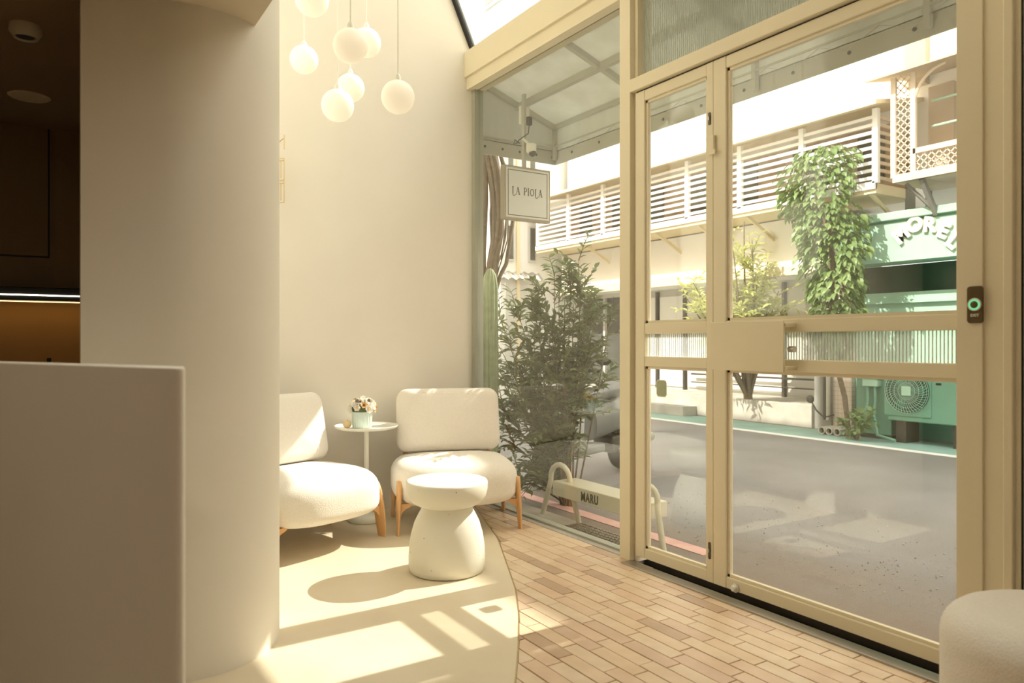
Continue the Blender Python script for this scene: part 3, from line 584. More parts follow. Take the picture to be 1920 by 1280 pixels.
def worn_asphalt():
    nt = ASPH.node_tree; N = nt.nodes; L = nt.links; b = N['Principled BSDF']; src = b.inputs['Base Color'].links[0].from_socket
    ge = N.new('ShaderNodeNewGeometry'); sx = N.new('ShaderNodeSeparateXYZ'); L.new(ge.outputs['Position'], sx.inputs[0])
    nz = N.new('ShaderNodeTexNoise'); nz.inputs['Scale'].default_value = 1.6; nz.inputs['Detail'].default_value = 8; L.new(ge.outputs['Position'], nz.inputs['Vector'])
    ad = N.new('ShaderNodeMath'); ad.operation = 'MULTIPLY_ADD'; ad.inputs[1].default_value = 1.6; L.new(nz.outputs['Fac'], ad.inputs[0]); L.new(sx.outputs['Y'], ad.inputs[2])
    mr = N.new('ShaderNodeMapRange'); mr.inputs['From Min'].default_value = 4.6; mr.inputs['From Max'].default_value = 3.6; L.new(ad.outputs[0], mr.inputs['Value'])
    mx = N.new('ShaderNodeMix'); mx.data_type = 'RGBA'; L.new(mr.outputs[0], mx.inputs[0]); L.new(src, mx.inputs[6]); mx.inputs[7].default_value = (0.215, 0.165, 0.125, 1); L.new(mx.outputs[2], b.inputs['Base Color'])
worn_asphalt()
# ---- bench
bx0, bx1 = xY(1036, 2.9), xY(1203, 2.9)
bn = thing('bench', ((bx0+bx1)/2, 2.98, GZ+.018), 'low sage cream bench with tubular hoop ends lettered MARU outside the window', 'bench')
obj('seat', B(bx0, bx1, 2.90, 3.10, .066, .163), BENCHM, bn, bevel=.006)
def hoop(xa, xb, y, zt, fa, fb):
    pts = [Vector((fa, y-.02, GZ+.02)), Vector((xa, y, zt-.12))]
    for i in range(9):
        a = math.pi - math.pi*i/8; pts.append(Vector(((xa+xb)/2+(xb-xa)/2*math.cos(a), y, zt-(xb-xa)/2*.9+(xb-xa)/2*.9*math.sin(a))))
    pts += [Vector((xb, y, zt-.12)), Vector((fb, y+.02, GZ+.02))]
    return MB().tube(pts, .018, 12)
obj('hoop_leg', hoop(xY(1033, 2.97)-.0, xY(1069, 2.97), 2.97, .262, xY(1018, 2.95), xY(1088, 3.0)), BENCHM, bn, smooth=60)
obj('hoop_leg', hoop(xY(1196, 2.97), xY(1233, 2.97), 2.97, .262, xY(1182, 2.95), xY(1247, 3.0)), BENCHM, bn, smooth=60)
mc = onY(1105, 935, 2.899)
lettering('lettering', text_mesh('MARU', .078, .001, .0024, .74, 1.16), INK, bn, frameM((mc.x, 2.899, mc.z), (1, 0, 0), (0, 0, 1)))
# ---- awning over the shop front
aw = thing('awning', (-1.5, 3.0, 2.46), 'translucent pale awning on a grey frame over the shop front', 'awning')
AX, AY0, AY1 = -4.60, 2.63, 3.33; zW, zO, zB = 2.985, 2.752, 2.458; AR = 2.6
obj('roof_sheet', MB().add([(AX, AY0, zW), (AR, AY0, zW), (AR, AY1, zO), (AX, AY1, zO), (AX, AY0, zW+.006), (AR, AY0, zW+.006), (AR, AY1, zO+.006), (AX, AY1, zO+.006)], [(0, 1, 2, 3), (7, 6, 5, 4), (0, 4, 5, 1), (2, 6, 7, 3), (0, 3, 7, 4), (1, 5, 6, 2)]), AWN, aw)
obj('front_skirt', B(AX, AR, AY1, AY1+.004, zB+.10, zO), AWN, aw)
obj('end_skirt', MB().add([(AX, AY0, zB+.10), (AX, AY1, zB+.10), (AX, AY1, zO), (AX, AY0, zW), (AX-.004, AY0, zB+.10), (AX-.004, AY1, zB+.10), (AX-.004, AY1, zO), (AX-.004, AY0, zW)], [(0, 1, 2, 3), (7, 6, 5, 4), (0, 4, 5, 1), (1, 5, 6, 2), (2, 6, 7, 3), (3, 7, 4, 0)]), AWN, aw)
obj('valance', B(AX, AR, AY1, AY1+.006, zB, zB+.105), AWNF, aw); obj('valance', B(AX-.006, AX, AY0, AY1, zB, zB+.105), AWNF, aw)
xs_ = [AX+.02 + i*.94 for i in range(8)]
for x in xs_:
    obj('rafter', MB().bar((x, AY0, zW-.02), (x, AY1-.02, zO-.02), .035, .035), AWNF, aw); obj('skirt_post', B(x-.014, x+.014, AY1-.035, AY1-.005, zB+.03, zO), AWNF, aw)
obj('edge_tube', MB().bar((AX, AY1-.02, zO-.015), (AR, AY1-.02, zO-.015), .03, .03), AWNF, aw); obj('edge_tube', MB().bar((AX+.015, AY0, zB+.12), (AX+.015, AY1-.02, zB+.12), .012, .012), AWNF, aw)
obj('purlin', MB().bar((AX, 2.98, zW-.145), (AR, 2.98, zW-.145), .035, .045), AWNF, aw); obj('edge_tube', MB().bar((AX, AY1-.03, zB+.13), (AR, AY1-.03, zB+.13), .010, .010), AWNF, aw)
lz = [(AX+.05+i*.16, AY1-.03-(.0 if i % 2 else -.02), zB+.13-(.075 if i % 2 else 0)) for i in range(40)]
obj('lacing', MB().tube(lz, .0022, 4), AWNF, aw)
eye = rawmesh('eyelet', MB().lathe([(.010, 0), (.010, .002), (.005, .002), (.005, 0)], (0, 0, 0), 10), DARKM)
for i in range(20): inst('eyelet', eye, aw, Matrix.Translation((AX+.21+i*.32, AY1-.001, zB+.055)) @ Matrix.Rotation(math.pi/2, 4, 'X'))
for i in range(5): inst('eyelet', eye, aw, Matrix.Translation((AX+.001, AY0+.07+i*.15, zB+.055)) @ Matrix.Rotation(math.pi/2, 4, 'Y'))
# ---- hanging sign
SX = -4.35; s0, s1 = onX(945, 307, SX), onX(1032, 417, SX); yz = (s0.y, s1.y, 1.955, 2.336)
sg = thing('hanging_sign', (SX, (yz[0]+yz[1])/2, yz[2]), 'square white hanging sign with dark serif lettering LA PIOLA under the awning', 'sign')
obj('box', B(SX-.05, SX, yz[0], yz[1], yz[2], yz[3]), SIGNF, sg, bevel=.004)
obj('face', B(SX, SX+.004, yz[0]+.016, yz[1]-.016, yz[2]+.016, yz[3]-.016), SIGNW, sg)
b0, b1, b2, b3 = yz[0]+.030, yz[1]-.030, yz[2]+.030, yz[3]-.030
obj('border_line', MB().box(SX+.004, SX+.005, b0, b1, b2, b2+.005).box(SX+.004, SX+.005, b0, b1, b3-.005, b3).box(SX+.004, SX+.005, b0, b0+.005, b2, b3).box(SX+.004, SX+.005, b1-.005, b1, b2, b3), INK, sg)
def glyphs():
    """serif capitals drawn as thick and thin strokes: x right, y up, letter height 1"""
    S = []; st = lambda *p, w=.16: S.append((list(p), w)); x = 0.0
    def arc(cx, cy, rx, ry, a0, a1, n=12): return [(cx+rx*math.cos(math.radians(a0+(a1-a0)*i/n)), cy+ry*math.sin(math.radians(a0+(a1-a0)*i/n))) for i in range(n+1)]
    def Lg(x):
        st((x+.12, 1), (x+.12, .08)); st((x-.02, 1), (x+.30, 1), w=.07); S.append((arc(x+.34, .10, .24, .34, 190, 335), .10)); return .62
    def Ag(x):
        st((x+.05, 0), (x+.36, 1), w=.07); st((x+.36, 1), (x+.66, 0)); st((x+.14, .34), (x+.54, .34), w=.06); st((x-.06, 0), (x+.16, 0), w=.06); st((x+.54, 0), (x+.80, 0), w=.06); return .86
    def Pg(x):
        st((x+.12, 1), (x+.12, 0)); st((x-.02, 0), (x+.28, 0), w=.06); S.append(([(x-.02, 1), (x+.3, 1)] + arc(x+.30, .74, .28, .26, 90, -90) + [(x+.12, .48)], .09)); return .68
    def Ig(x): st((x+.12, 1), (x+.12, 0)); st((x-.02, 1), (x+.26, 1), w=.06); st((x-.02, 0), (x+.26, 0), w=.06); return .36
    def Og(x): S.append((arc(x+.36, .5, .33, .46, 0, 360, 28), .12)); return .82
    for ch in 'LA PIOLA':
        x += .55 if ch == ' ' else .13 + {'L': Lg, 'A': Ag, 'P': Pg, 'I': Ig, 'O': Og}[ch](x)
    return S, x
S, tw = glyphs(); hh = .051; sc_ = .265/tw; mb = MB()
for pts, wd in S:
    for a, b in zip(pts, pts[1:]):
        A_, B_ = Vector((a[0]*sc_, a[1]*hh)), Vector((b[0]*sc_, b[1]*hh)); dd = (B_-A_).normalized() if (B_-A_).length > 1e-6 else Vector((1, 0)); nn = Vector((-dd.y, dd.x))*wd*.5*.047; A_ = A_-dd*.001; B_ = B_+dd*.001
        q = [A_-nn, B_-nn, B_+nn, A_+nn]; yy, zz = (yz[0]+yz[1])/2-.1325, 2.135
        mb.add([(SX+dx, yy+p.x, zz+p.y) for dx in (.004, .0055) for p in q], [(4, 5, 6, 7), (0, 1, 5, 4), (1, 2, 6, 5), (2, 3, 7, 6), (3, 0, 4, 7)])
obj('lettering', mb, INK, sg)
obj('hanger', MB().box(SX-.04, SX-.01, (yz[0]+yz[1])/2-.025, (yz[0]+yz[1])/2-.005, yz[3], 2.86), AWNF, sg)
# camera, socket and cable under the awning
cc = onX(994, 284, SX+.03)
cv = thing('security_camera', (cc.x, cc.y, cc.z-.04), 'white dome security camera just above the hanging sign', 'camera')
obj('housing', MB().lathe([(.030, .055), (.036, .05), (.036, .0), (.030, -.008), (.02, -.012)], (cc.x, cc.y+.01, cc.z), 24), WHITEMETAL, cv, smooth=40)
obj('dome', MB().sphere((cc.x+.012, cc.y+.012, cc.z-.012), .026, 20, 12), DARKM, cv, smooth=60); obj('arm', MB().tube([(cc.x-.01, cc.y-.0, cc.z+.05), (cc.x-.02, cc.y-.03, cc.z+.08), (cc.x-.02, cc.y-.05, cc.z+.09)], .009, 8), WHITEMETAL, cv)
jb = onX(983, 215, SX-.05)
jx = thing('power_socket', (jb.x, jb.y, jb.z-.06), 'white socket box with a black plug and hanging cable above the sign', 'socket')
obj('box', B(jb.x-.02, jb.x+.01, jb.y-.035, jb.y+.04, jb.z-.07, jb.z+.06), WHITEMETAL, jx, bevel=.004); pg = onX(990, 228, SX-.02)
obj('plug', B(pg.x, pg.x+.03, pg.y-.018, pg.y+.018, pg.z-.03, pg.z+.03), BLACK, jx, bevel=.004); c1 = onX(970, 268, SX)
obj('cable', MB().tube([(pg.x+.015, pg.y, pg.z-.03), (pg.x+.02, pg.y-.01, pg.z-.09), (c1.x, c1.y+.01, c1.z+.02), tuple(c1), (c1.x, c1.y-.03, c1.z-.01), (c1.x, c1.y-.02, c1.z+.02), (c1.x, c1.y+.02, c1.z)], .004, 6), BLACK, jx)
# ---- foliage
def leafmesh(name, L_, wd, m, curl=.12):
    vs = [(0, 0, 0), (wd*.42, L_*.28, curl*L_*.5), (wd*.40, L_*.62, curl*L_*.4), (0, L_, -curl*L_), (-wd*.40, L_*.62, curl*L_*.4), (-wd*.42, L_*.28, curl*L_*.5), (0, L_*.3, 0), (0, L_*.62, -curl*L_*.15)]
    mb = MB(); mb.v = vs; mb.f = [(0, 1, 6), (0, 6, 5), (1, 2, 7, 6), (6, 7, 4, 5), (2, 3, 7), (7, 3, 4)]; return rawmesh(name, mb, m), mb
def leaf_matrix(p, d, rn, s=1.0):
    d = Vector(d).normalized(); up = Vector((rn.uniform(-.6, .6), rn.uniform(-.6, .6), 1)); x = d.cross(up)
    x = x.normalized() if x.length > 1e-3 else Vector((1, 0, 0)); z = x.cross(d)
    M = Matrix((x.to_4d(), d.to_4d(), z.to_4d(), Vector(p).to_4d())).transposed(); M[3][:] = (0, 0, 0, 1); return M @ Matrix.Diagonal((s, s, s, 1))
def dress(root, mats, me, lmb, lm, nobj):
    mats.sort(key=lambda M: (M.translation - Vector((0, 0, H))).length)
    step = max(1, len(mats)//nobj) if nobj else 10**9; st_ = MB(); k = 0
    for i, M in enumerate(mats):
        if i % step == 0 and k < nobj: inst('leaf', me, root, M); k += 1
        else: st_.add(lmb.v, lmb.f, M)
    obj('foliage', st_, lm, root, kind='stuff')
def shrub(root, base, tips, rn, me, lmb, lm, nobj, twigs=7, per=9, tl=.22, r0=.014):
    mats = []
    for ti, tip in enumerate(tips):
        b = Vector(base) + Vector((rn.uniform(-.04, .04), rn.uniform(-.04, .04), 0)); tip = Vector(tip); mid_ = b.lerp(tip, .5) + Vector((rn.uniform(-.06, .06), rn.uniform(-.06, .06), .10))
        pts = [b.lerp(mid_, u).lerp(mid_.lerp(tip, u), u) for u in [i/8 for i in range(9)]]
        st_ = MB().tube(pts, [r0*(1-.8*i/8) for i in range(9)], 6); dirn = (pts[-1]-pts[-3]).normalized()
        for k in range(twigs):
            u = rn.uniform(.35, 1); i = min(7, int(u*8)); p = pts[i].lerp(pts[i+1], u*8-i); d = (dirn*.6 + Vector((rn.gauss(0, .6), rn.gauss(0, .6), rn.gauss(0.1, .45)))).normalized(); q = p + d*tl*rn.uniform(.6, 1.2) - Vector((0, 0, .02))
            st_.tube([p, p.lerp(q, .5)+Vector((0, 0, .015)), q], [.004, .003, .0015], 4)
            for j in range(per):
                u2 = (j+.6)/per; pp_ = p.lerp(q, u2)+Vector((0, 0, .015*math.sin(u2*3.14))); side = d.cross(Vector((0, 0, 1))).normalized()*(1 if j % 2 else -1)
                dl_ = d*.6 + side*rn.uniform(.5, 1.0) + Vector((0, 0, rn.uniform(-.35, .35))); mats.append(leaf_matrix(pp_, dl_, rn, rn.uniform(.7, 1.25)))
        obj('stem', st_, BARK, root, smooth=60)
    dress(root, mats, me, lmb, lm, nobj)
rn = random.Random(11)
lme, lmb = leafmesh('leaf', .078, .030, LEAFG)
PB = Vector((-4.30, 3.30, GZ)); pln = thing('window_shrub', tuple(PB), 'tall leafy dark green shrub growing right outside the fixed window', 'shrub')
tips = []
for px, py in ((1085, 475), (1072, 495), (1048, 535), (1020, 535), (1092, 520), (985, 590), (1125, 552), (1075, 560), (1060, 520), (1040, 500), (1110, 540), (1150, 545), (1000, 560), (960, 545), (930, 560), (915, 600), (950, 620), (1010, 610), (1060, 590), (1090, 610), (905, 640), (920, 660), (960, 690), (1010, 680), (1050, 690), (930, 740), (980, 760), (1030, 750), (1055, 740), (960, 820), (1010, 830), (1045, 800), (940, 880), (990, 880)):
    tips.append(atD(px, py+10, max(rn.uniform(5.0, 5.5), 2.95/ray(px)[1])))
shrub(pln, PB+Vector((-.1, 0, 0)), tips, rn, lme, lmb, LEAFG, 260, twigs=16, per=9, tl=.22, r0=.008)
CB = onX(908, 640, -4.62); ca = thing('column_cactus', (CB.x, CB.y+.05, GZ), 'green ribbed column cactus behind the window frame', 'cactus')
mb = MB(); n = 48; zs_ = [(0, .8), (.3, 1), (1.2, 1.0), (1.62, .95), (1.70, .75), (1.745, .35), (1.755, .03)]
for z, k in zs_:
    for j in range(n): a = 2*math.pi*j/n; r = (.052+.009*abs(math.cos(a*6)))*k; mb.v.append((CB.x+r*math.cos(a), CB.y+.05+r*math.sin(a), GZ+z))
mb.f = [(i*n+j, i*n+(j+1) % n, (i+1)*n+(j+1) % n, (i+1)*n+j) for i in range(len(zs_)-1) for j in range(n)] + [tuple(range(n-1, -1, -1)), tuple(range((len(zs_)-1)*n, len(zs_)*n))]
obj('stem', mb, CACT, ca, smooth=40)
RB = atD(905, 640, 5.75); rt = thing('aerial_roots', (RB.x, RB.y, GZ), 'bundle of dark hanging tree roots and vines beside the sign', 'roots')
rr_ = random.Random(21)
obj('trunk', MB().tube([(RB.x, RB.y, GZ), (RB.x+.01, RB.y, 1.0), (RB.x, RB.y, 1.8), (RB.x+.02, RB.y, 2.2), (RB.x, RB.y, 2.9)], [.035, .03, .028, .035, .045], 12), BARK, rt, smooth=60)
for i in range(18):
    a = rr_.uniform(0, 6.28); x0, y0 = RB.x+.07*math.cos(a), RB.y+.07*math.sin(a); b = rr_.uniform(.05, .17); pts = []
    for k in range(9):
        u = k/8; bulge = math.sin(u*math.pi)*b; pts.append((x0+bulge*math.cos(a)*.5+rr_.uniform(-.01, .01), y0+abs(bulge)+rr_.uniform(-.01, .01), 2.75-u*rr_.uniform(1.25, 1.4)))
    obj('root', MB().tube(pts, rr_.choice((.005, .007, .010, .016, .022)), 6), BARK, rt, smooth=60)
# ---- scooter parked beyond the bench
SBX = Vector((-5.2, 4.15, GZ)); sc = thing('scooter', tuple(SBX), 'dark grey motor scooter parked behind the bench and shrub', 'scooter', rotz=math.radians(110))
def S_(x, y, z): return (SBX.x+x, SBX.y+y, GZ+z)
for nm, wx in (('front_wheel', -.62), ('rear_wheel', .58)):
    wv = obj(nm, MB().lathe([(.13, -.045), (.20, -.05), (.235, -.03), (.245, 0), (.235, .03), (.20, .05), (.13, .045)], (0, 0, 0), 32, Matrix.Translation(S_(wx, 0, .245)) @ Matrix.Rotation(math.pi/2, 4, 'X')), BLACK, sc, smooth=50)
    obj('rim', MB().lathe([(.02, -.05), (.06, -.03), (.125, -.025), (.13, 0), (.125, .025), (.06, .03), (.02, .05)], (0, 0, 0), 24, Matrix.Translation(S_(wx, 0, .245)) @ Matrix.Rotation(math.pi/2, 4, 'X')), STEEL, wv, smooth=50)
def loft(secs, n=16):
    """body from cross sections (x, centre z, half width, half height)"""
    mb = MB()
    for x, z, hw, hh_ in secs:
        for j in range(n):
            a = 2*math.pi*j/n; c, s = math.cos(a), math.sin(a); mb.v.append(S_(x, hw*math.copysign(abs(c)**.7, c), z+hh_*math.copysign(abs(s)**.7, s)))
    m = len(secs); mb.f = [(i*n+j, i*n+(j+1) % n, (i+1)*n+(j+1) % n, (i+1)*n+j) for i in range(m-1) for j in range(n)] + [tuple(range(n-1, -1, -1)), tuple(range((m-1)*n, m*n))]; return mb
obj('rear_body', loft([(-.08, .48, .12, .14), (.05, .52, .16, .17), (.30, .56, .19, .17), (.55, .60, .17, .13), (.78, .66, .10, .07), (.88, .69, .04, .03)]), SCOOT, sc, smooth=60)
obj('seat', loft([(-.10, .70, .09, .04), (.02, .735, .135, .055), (.25, .755, .155, .05), (.40, .785, .15, .055), (.62, .80, .12, .05), (.74, .80, .06, .03)]), SEATL, sc, smooth=60)
obj('footboard', MB().box(-.42, .02, -.15, .15, .24, .32, Matrix.Translation(SBX)), SCOOT, sc, bevel=.02)
obj('front_shield', loft([(-.56, .62, .06, .20), (-.50, .62, .18, .30), (-.44, .58, .21, .32), (-.40, .55, .19, .26)]), SCOOTL, sc, smooth=60)
obj('front_fender', loft([(-.86, .44, .04, .03), (-.74, .50, .08, .05), (-.58, .52, .09, .05), (-.44, .46, .06, .05)]), SCOOT, sc, smooth=60)
obj('fork', MB().tube([S_(-.62, .07, .25), S_(-.50, .07, .62), S_(-.44, 0, .92)], .022, 8), DARKM, sc); obj('handlebar', MB().tube([S_(-.34, -.32, .97), S_(-.40, -.16, .98), S_(-.44, 0, .95), S_(-.40, .16, .98), S_(-.34, .32, .97)], .016, 8), BLACK, sc)
obj('headset', loft([(-.54, .93, .07, .05), (-.46, .95, .12, .075), (-.38, .95, .10, .06)]), SCOOT, sc, smooth=60); obj('phone_holder', MB().box(-.43, -.40, -.09, -.01, 1.02, 1.12, Matrix.Translation(SBX)), BLACK, sc, bevel=.01)
for sy in (-1, 1):
    mr = obj('mirror', MB().sphere(S_(-.33, sy*.33, 1.06), .075, 20, 10, (.35, 1, .55)), BLACK, sc, smooth=60); obj('mirror_stalk', MB().tube([S_(-.39, sy*.20, .98), S_(-.38, sy*.24, 1.04), S_(-.34, sy*.30, 1.06)], .006, 6), BLACK, mr)
obj('rear_rack', MB().tube([S_(.55, -.12, .80), S_(.80, -.11, .85), S_(.95, -.07, .86), S_(.95, .07, .86), S_(.80, .11, .85), S_(.55, .12, .80)], .011, 8), SCOOTL, sc); obj('tail_light', loft([(.86, .68, .06, .03), (.91, .68, .05, .025)]), mat('red_lens', (.35, .03, .02), .2), sc)
obj('engine', MB().box(.20, .62, -.12, .10, .20, .36, Matrix.Translation(SBX)), DARKM, sc, bevel=.03); obj('exhaust', MB().tube([S_(.3, -.12, .22), S_(.5, -.16, .25), S_(.85, -.17, .30)], [.02, .045, .045], 12), STEEL, sc); obj('number_plate', MB().box(.90, .91, -.10, .10, .45, .56, Matrix.Translation(SBX)), WHITEMETAL, sc)
# ================================================================== ACROSS THE STREET
def K(px, py, Y): return onY(px, py, Y)
YO = 9.2
ob = thing('balcony_building', (-12, YO+1, GZ), 'white building with a long louvred balcony and pale shop front across the street', 'building')
XR = -5.2; XL = -12.55
obj('platform', B(XL, -6.45, YO-.1, YO+3, GZ, .21), CONC, ob, bevel=.01); obj('step', B(-10.5, -8.6, YO-.42, YO-.1, GZ, .04), CONC, ob, bevel=.01)
obj('ground_wall', B(XL, -6.3, YO+.85, YO+1.2, .21, 2.9), SHUT, ob)
obj('fascia', B(XL, -6.2, YO+.05, YO+1.2, 2.08, 2.90), BWHITE, ob); obj('soffit_band', B(XL, -6.2, YO-.1, YO+.06, 2.06, 2.20), BCREAM, ob)
obj('upper_wall', B(XL, -2.235, YO+.2, YO+3, 3.0, 7.0), BWHITE, ob); obj('balcony_slab', B(XL, XR, YO-.6, YO+.3, 2.92, 3.04), BCREAM, ob)
obj('eave', MB().add([(XL, YO-.85, 3.93), (XR+.15, YO-.85, 3.93), (XR+.15, YO+.25, 4.15), (XL, YO+.25, 4.15), (XL, YO-.85, 3.98), (XR+.15, YO-.85, 3.98), (XR+.15, YO+.25, 4.20), (XL, YO+.25, 4.20)], [(0, 1, 2, 3), (7, 6, 5, 4), (0, 4, 5, 1), (2, 6, 7, 3), (0, 3, 7, 4), (1, 5, 6, 2)]), BCREAM, ob)
obj('shutter_wall', B(XL, XR-.05, YO+.14, YO+.2, 3.04, 3.95), BROWNW, ob)
YL = YO-.6; bays = [XR - i*1.04 for i in range(8)]
slat = rawmesh('slat', B(-1.04/2, 1.04/2, -.012, .012, -.020, .020), LOUV)
for i, (xa, xb) in enumerate(zip(bays[1:], bays)):
    for j in range(9): inst('slat', slat, ob, Matrix.Translation(((xa+xb)/2, YL, 3.11+j*.093)))
for i, x in enumerate(bays): obj('mullion', B(x-.035, x+.035, YL-.03, YL+.03, 3.04, 3.95), LOUV, ob)
sside = rawmesh('slat', B(-.012, .012, -.38, .38, -.020, .020), LATT)
for j in range(9): inst('slat', sside, ob, Matrix.Translation((XR, YL+.40, 3.11+j*.093)))
for i in range(7): obj('window_pane', B(XR-.2-i*1.02-.5, XR-.2-i*1.02-.12, YO+.12, YO+.145, 3.25, 3.85), DGLASS, ob)
for i in range(8): obj('bracket', MB().bar((XR-.1-i*.95, YO-.55, 2.93), (XR-.1-i*.95, YO+.06, 2.62), .03, .05), BCREAM, ob)
obj('slab_edge', B(XL, XR, YO-.63, YO-.58, 2.97, 3.06), LOUV, ob)
for i in range(8):
    x = -6.9 - i*.72; obj('shop_panel', B(x-.64, x, YO+.82, YO+.85, .26, 1.95), BWHITE if i % 3 else SHUT, ob); obj('shop_mullion', B(x, x+.05, YO+.78, YO+.86, .21, 2.05), DARKM, ob)
obj('shop_rail', B(-9.5, -6.55, YO+.70, YO+.73, .50, .53), DARKM, ob); obj('shop_rail', B(-9.5, -6.55, YO+.70, YO+.73, .36, .38), DARKM, ob)
gl = K(1137, 640, YO+.75).x
obj('shop_door', B(gl-.75, gl+.55, YO+.72, YO+.80, .21, 2.0), DGLASS, ob); obj('door_frame', MB().box(gl-.82, gl-.74, YO+.66, YO+.82, .21, 2.1).box(gl+.0, gl+.06, YO+.66, YO+.82, .21, 2.1).box(gl-.82, gl+.6, YO+.60, YO+.82, 2.0, 2.14), SHUT, ob)
# window storey far left
tb_ = thing('tall_apartment_block', (-22, 16, GZ), 'tall pale apartment block rising behind the roof glass', 'building')
obj('wall', B(-34, -14, 13.0, 20, GZ, 17), mat('grey_render', (.21, .215, .20), .8, var=.15, scale=1), tb_)
for i in range(7):
    for j in range(6): 
        wn_ = obj('window', B(-15.6-i*2.6-1.3, -15.6-i*2.6, 12.94, 13.0, 2.6+j*2.5, 4.0+j*2.5), SHUT, tb_); obj('pane', B(-15.6-i*2.6-1.2, -15.6-i*2.6-.68, 12.92, 12.945, 2.7+j*2.5, 3.9+j*2.5), DGLASS, wn_); obj('pane', B(-15.6-i*2.6-.62, -15.6-i*2.6-.1, 12.92, 12.945, 2.7+j*2.5, 3.9+j*2.5), DGLASS, wn_)
nX = -12.75; nb = thing('neighbour_house', (nX-3, 10, GZ), 'white neighbouring house with tall windows seen behind the hanging sign', 'building')
obj('wall', B(nX-6, nX, 7.85, 12.5, GZ, 6.0), BWHITE, nb); obj('eave', B(nX-6, nX+.05, 8.0, 12.6, 6.0, 6.2), BTAN, nb)
for ya, yb in ((7.98, 8.16), (8.52, 8.70)):
    for za, zb in ((2.75, 3.5), (3.6, 4.9)):
        wn_ = obj('window', B(nX, nX+.05, ya, yb, za, zb), SHUT, nb); obj('pane', B(nX+.04, nX+.055, ya+.03, yb-.03, za+.04, zb-.04), DGLASS, wn_)
obj('pilaster', B(nX, nX+.06, 8.22, 8.29, GZ, 6.0), BCREAM, nb); obj('ground_panel', B(nX, nX+.03, 7.95, 8.8, .1, 2.3), SHUT, nb)
cxs = [7.6+i*.05 for i in range(25)]
obj('corrugated_canopy', MB().add([(nX+dx, y, 2.52+dz+.022*math.sin(i*1.6)-(.15 if dx else 0)) for i, y in enumerate(cxs) for dx in (0, .15) for dz in (0, .012)], [f for i in range(24) for f in ((4*i, 4*i+2, 4*i+6, 4*i+4), (4*i+1, 4*i+5, 4*i+7, 4*i+3), (4*i+2, 4*i+3, 4*i+7, 4*i+6))]), STEEL, nb)
# ---- green shop
YG = 9.3; gx0 = K(1606, 640, YG).x; gx1 = -2.36
gs = thing('green_shop', ((gx0+gx1)/2, YG, GZ), 'mint green shop front with raised lettering MOREL across the street', 'shop')
zt1, zb1 = K(1700, 394, YG-.43).z, K(1700, 488, YG-.43).z; zr = K(1700, 547, YG-.02).z
YS = YG-.31
obj('sign_board', B(gx0, gx1, YS-.12, YG+.02, zb1, zt1-.13), GREEN, gs); obj('cornice', B(gx0-.02, gx1, YS-.17, YG+.02, zt1-.10, zt1), GREEN, gs, bevel=.01); obj('cornice_groove', B(gx0, gx1, YS-.11, YG+.02, zt1-.135, zt1-.095), GREEND, gs)
obj('recess_glass', B(gx0, gx1, YG+.05, YG+.12, zr, zb1), GREENR, gs); obj('lower_panel', B(gx0, gx1, YG-.02, YG+.15, .62, zr), GREEN, gs)
obj('ledge', B(gx0, gx1, YG-.08, YG+.02, zr-.14, zr-.11), GREEN, gs); obj('base_wall', B(gx0, gx1, YG-.02, YG+.15, GZ, .62), GREEND, gs)
for ch, px, py, rot in (('M', 1691, 441, 37), ('O', 1716, 422, 16), ('R', 1743, 422, -8), ('E', 1769, 433, -27), ('L', 1787, 452, -42)):
    p = K(px, py, YS-.14); R_ = Matrix.Rotation(math.radians(-rot), 4, 'Y')
    lettering('letter', text_mesh(ch, .235, .016, .012), LETTER, gs, Matrix.Translation(p) @ R_ @ frameM((0, 0, 0), (1, 0, 0), (0, 0, 1)))
p = K(1730, 457, YG-.125); lettering('small_lettering', text_mesh('est', .05, .003), LETTER, gs, frameM(p, (1, 0, 0), (0, 0, 1))) if False else None
obj('tile_pier', B(K(1562, 640, YG-.1).x, gx0-.01, YG-.1, YG+.2, GZ, 2.1), TILEP, gs); obj('grey_pier', B(K(1530, 640, YG-.1).x, K(1562, 640, YG-.1).x, YG-.14, YG+.2, GZ, 2.1), GREYC, gs)
# air conditioner
ya = YG-.62; ax0, ax1 = K(1664, 640, ya).x, K(1800, 640, ya).x+.12; az0, az1 = K(1700, 790, ya).z, .66
ac = thing('air_conditioner', ((ax0+ax1)/2, ya+.2, az0), 'sea green outdoor air conditioning unit with a round fan grille', 'air conditioner')
obj('casing', B(ax0, ax1, ya, ya+.35, az0, az1), GREEND, ac, bevel=.012)
fc = K(1700, 733, ya-.02); fr_ = .265
obj('fan_shroud', B(fc.x-.28, fc.x+.28, ya-.012, ya, fc.z-.30, az1-.02), GREEND, ac, bevel=.004)
obj('fan_recess', MB().lathe([(fr_, 0), (fr_, .004)], (0, 0, 0), 40, Matrix.Translation((fc.x, ya-.013, fc.z)) @ Matrix.Rotation(math.pi/2, 4, 'X')), mat('deep_green', (.03, .09, .06), .6), ac)
for k in range(3):
    a = k*2.09; obj('fan_blade', MB().add([(fc.x+r*math.cos(a+da), ya-.019, fc.z+r*math.sin(a+da)) for r, da in ((.05, 0), (.22, -.25), (.24, .35), (.06, .5))]+[(fc.x+r*math.cos(a+da), ya-.021, fc.z+r*math.sin(a+da)) for r, da in ((.05, 0), (.22, -.25), (.24, .35), (.06, .5))], [(0, 1, 2, 3), (7, 6, 5, 4)]), mat('blade_green', (.06, .19, .13), .5), ac)
gm = MB()
for k in range(44):
    a = 2*math.pi*k/44; pts = [(fc.x+r*math.cos(a+.5*(r/.26)**1.0), ya-.03, fc.z+r*math.sin(a+.5*(r/.26))) for r in (.05, .12, .19, .262)]; gm.tube(pts, .0022, 4)
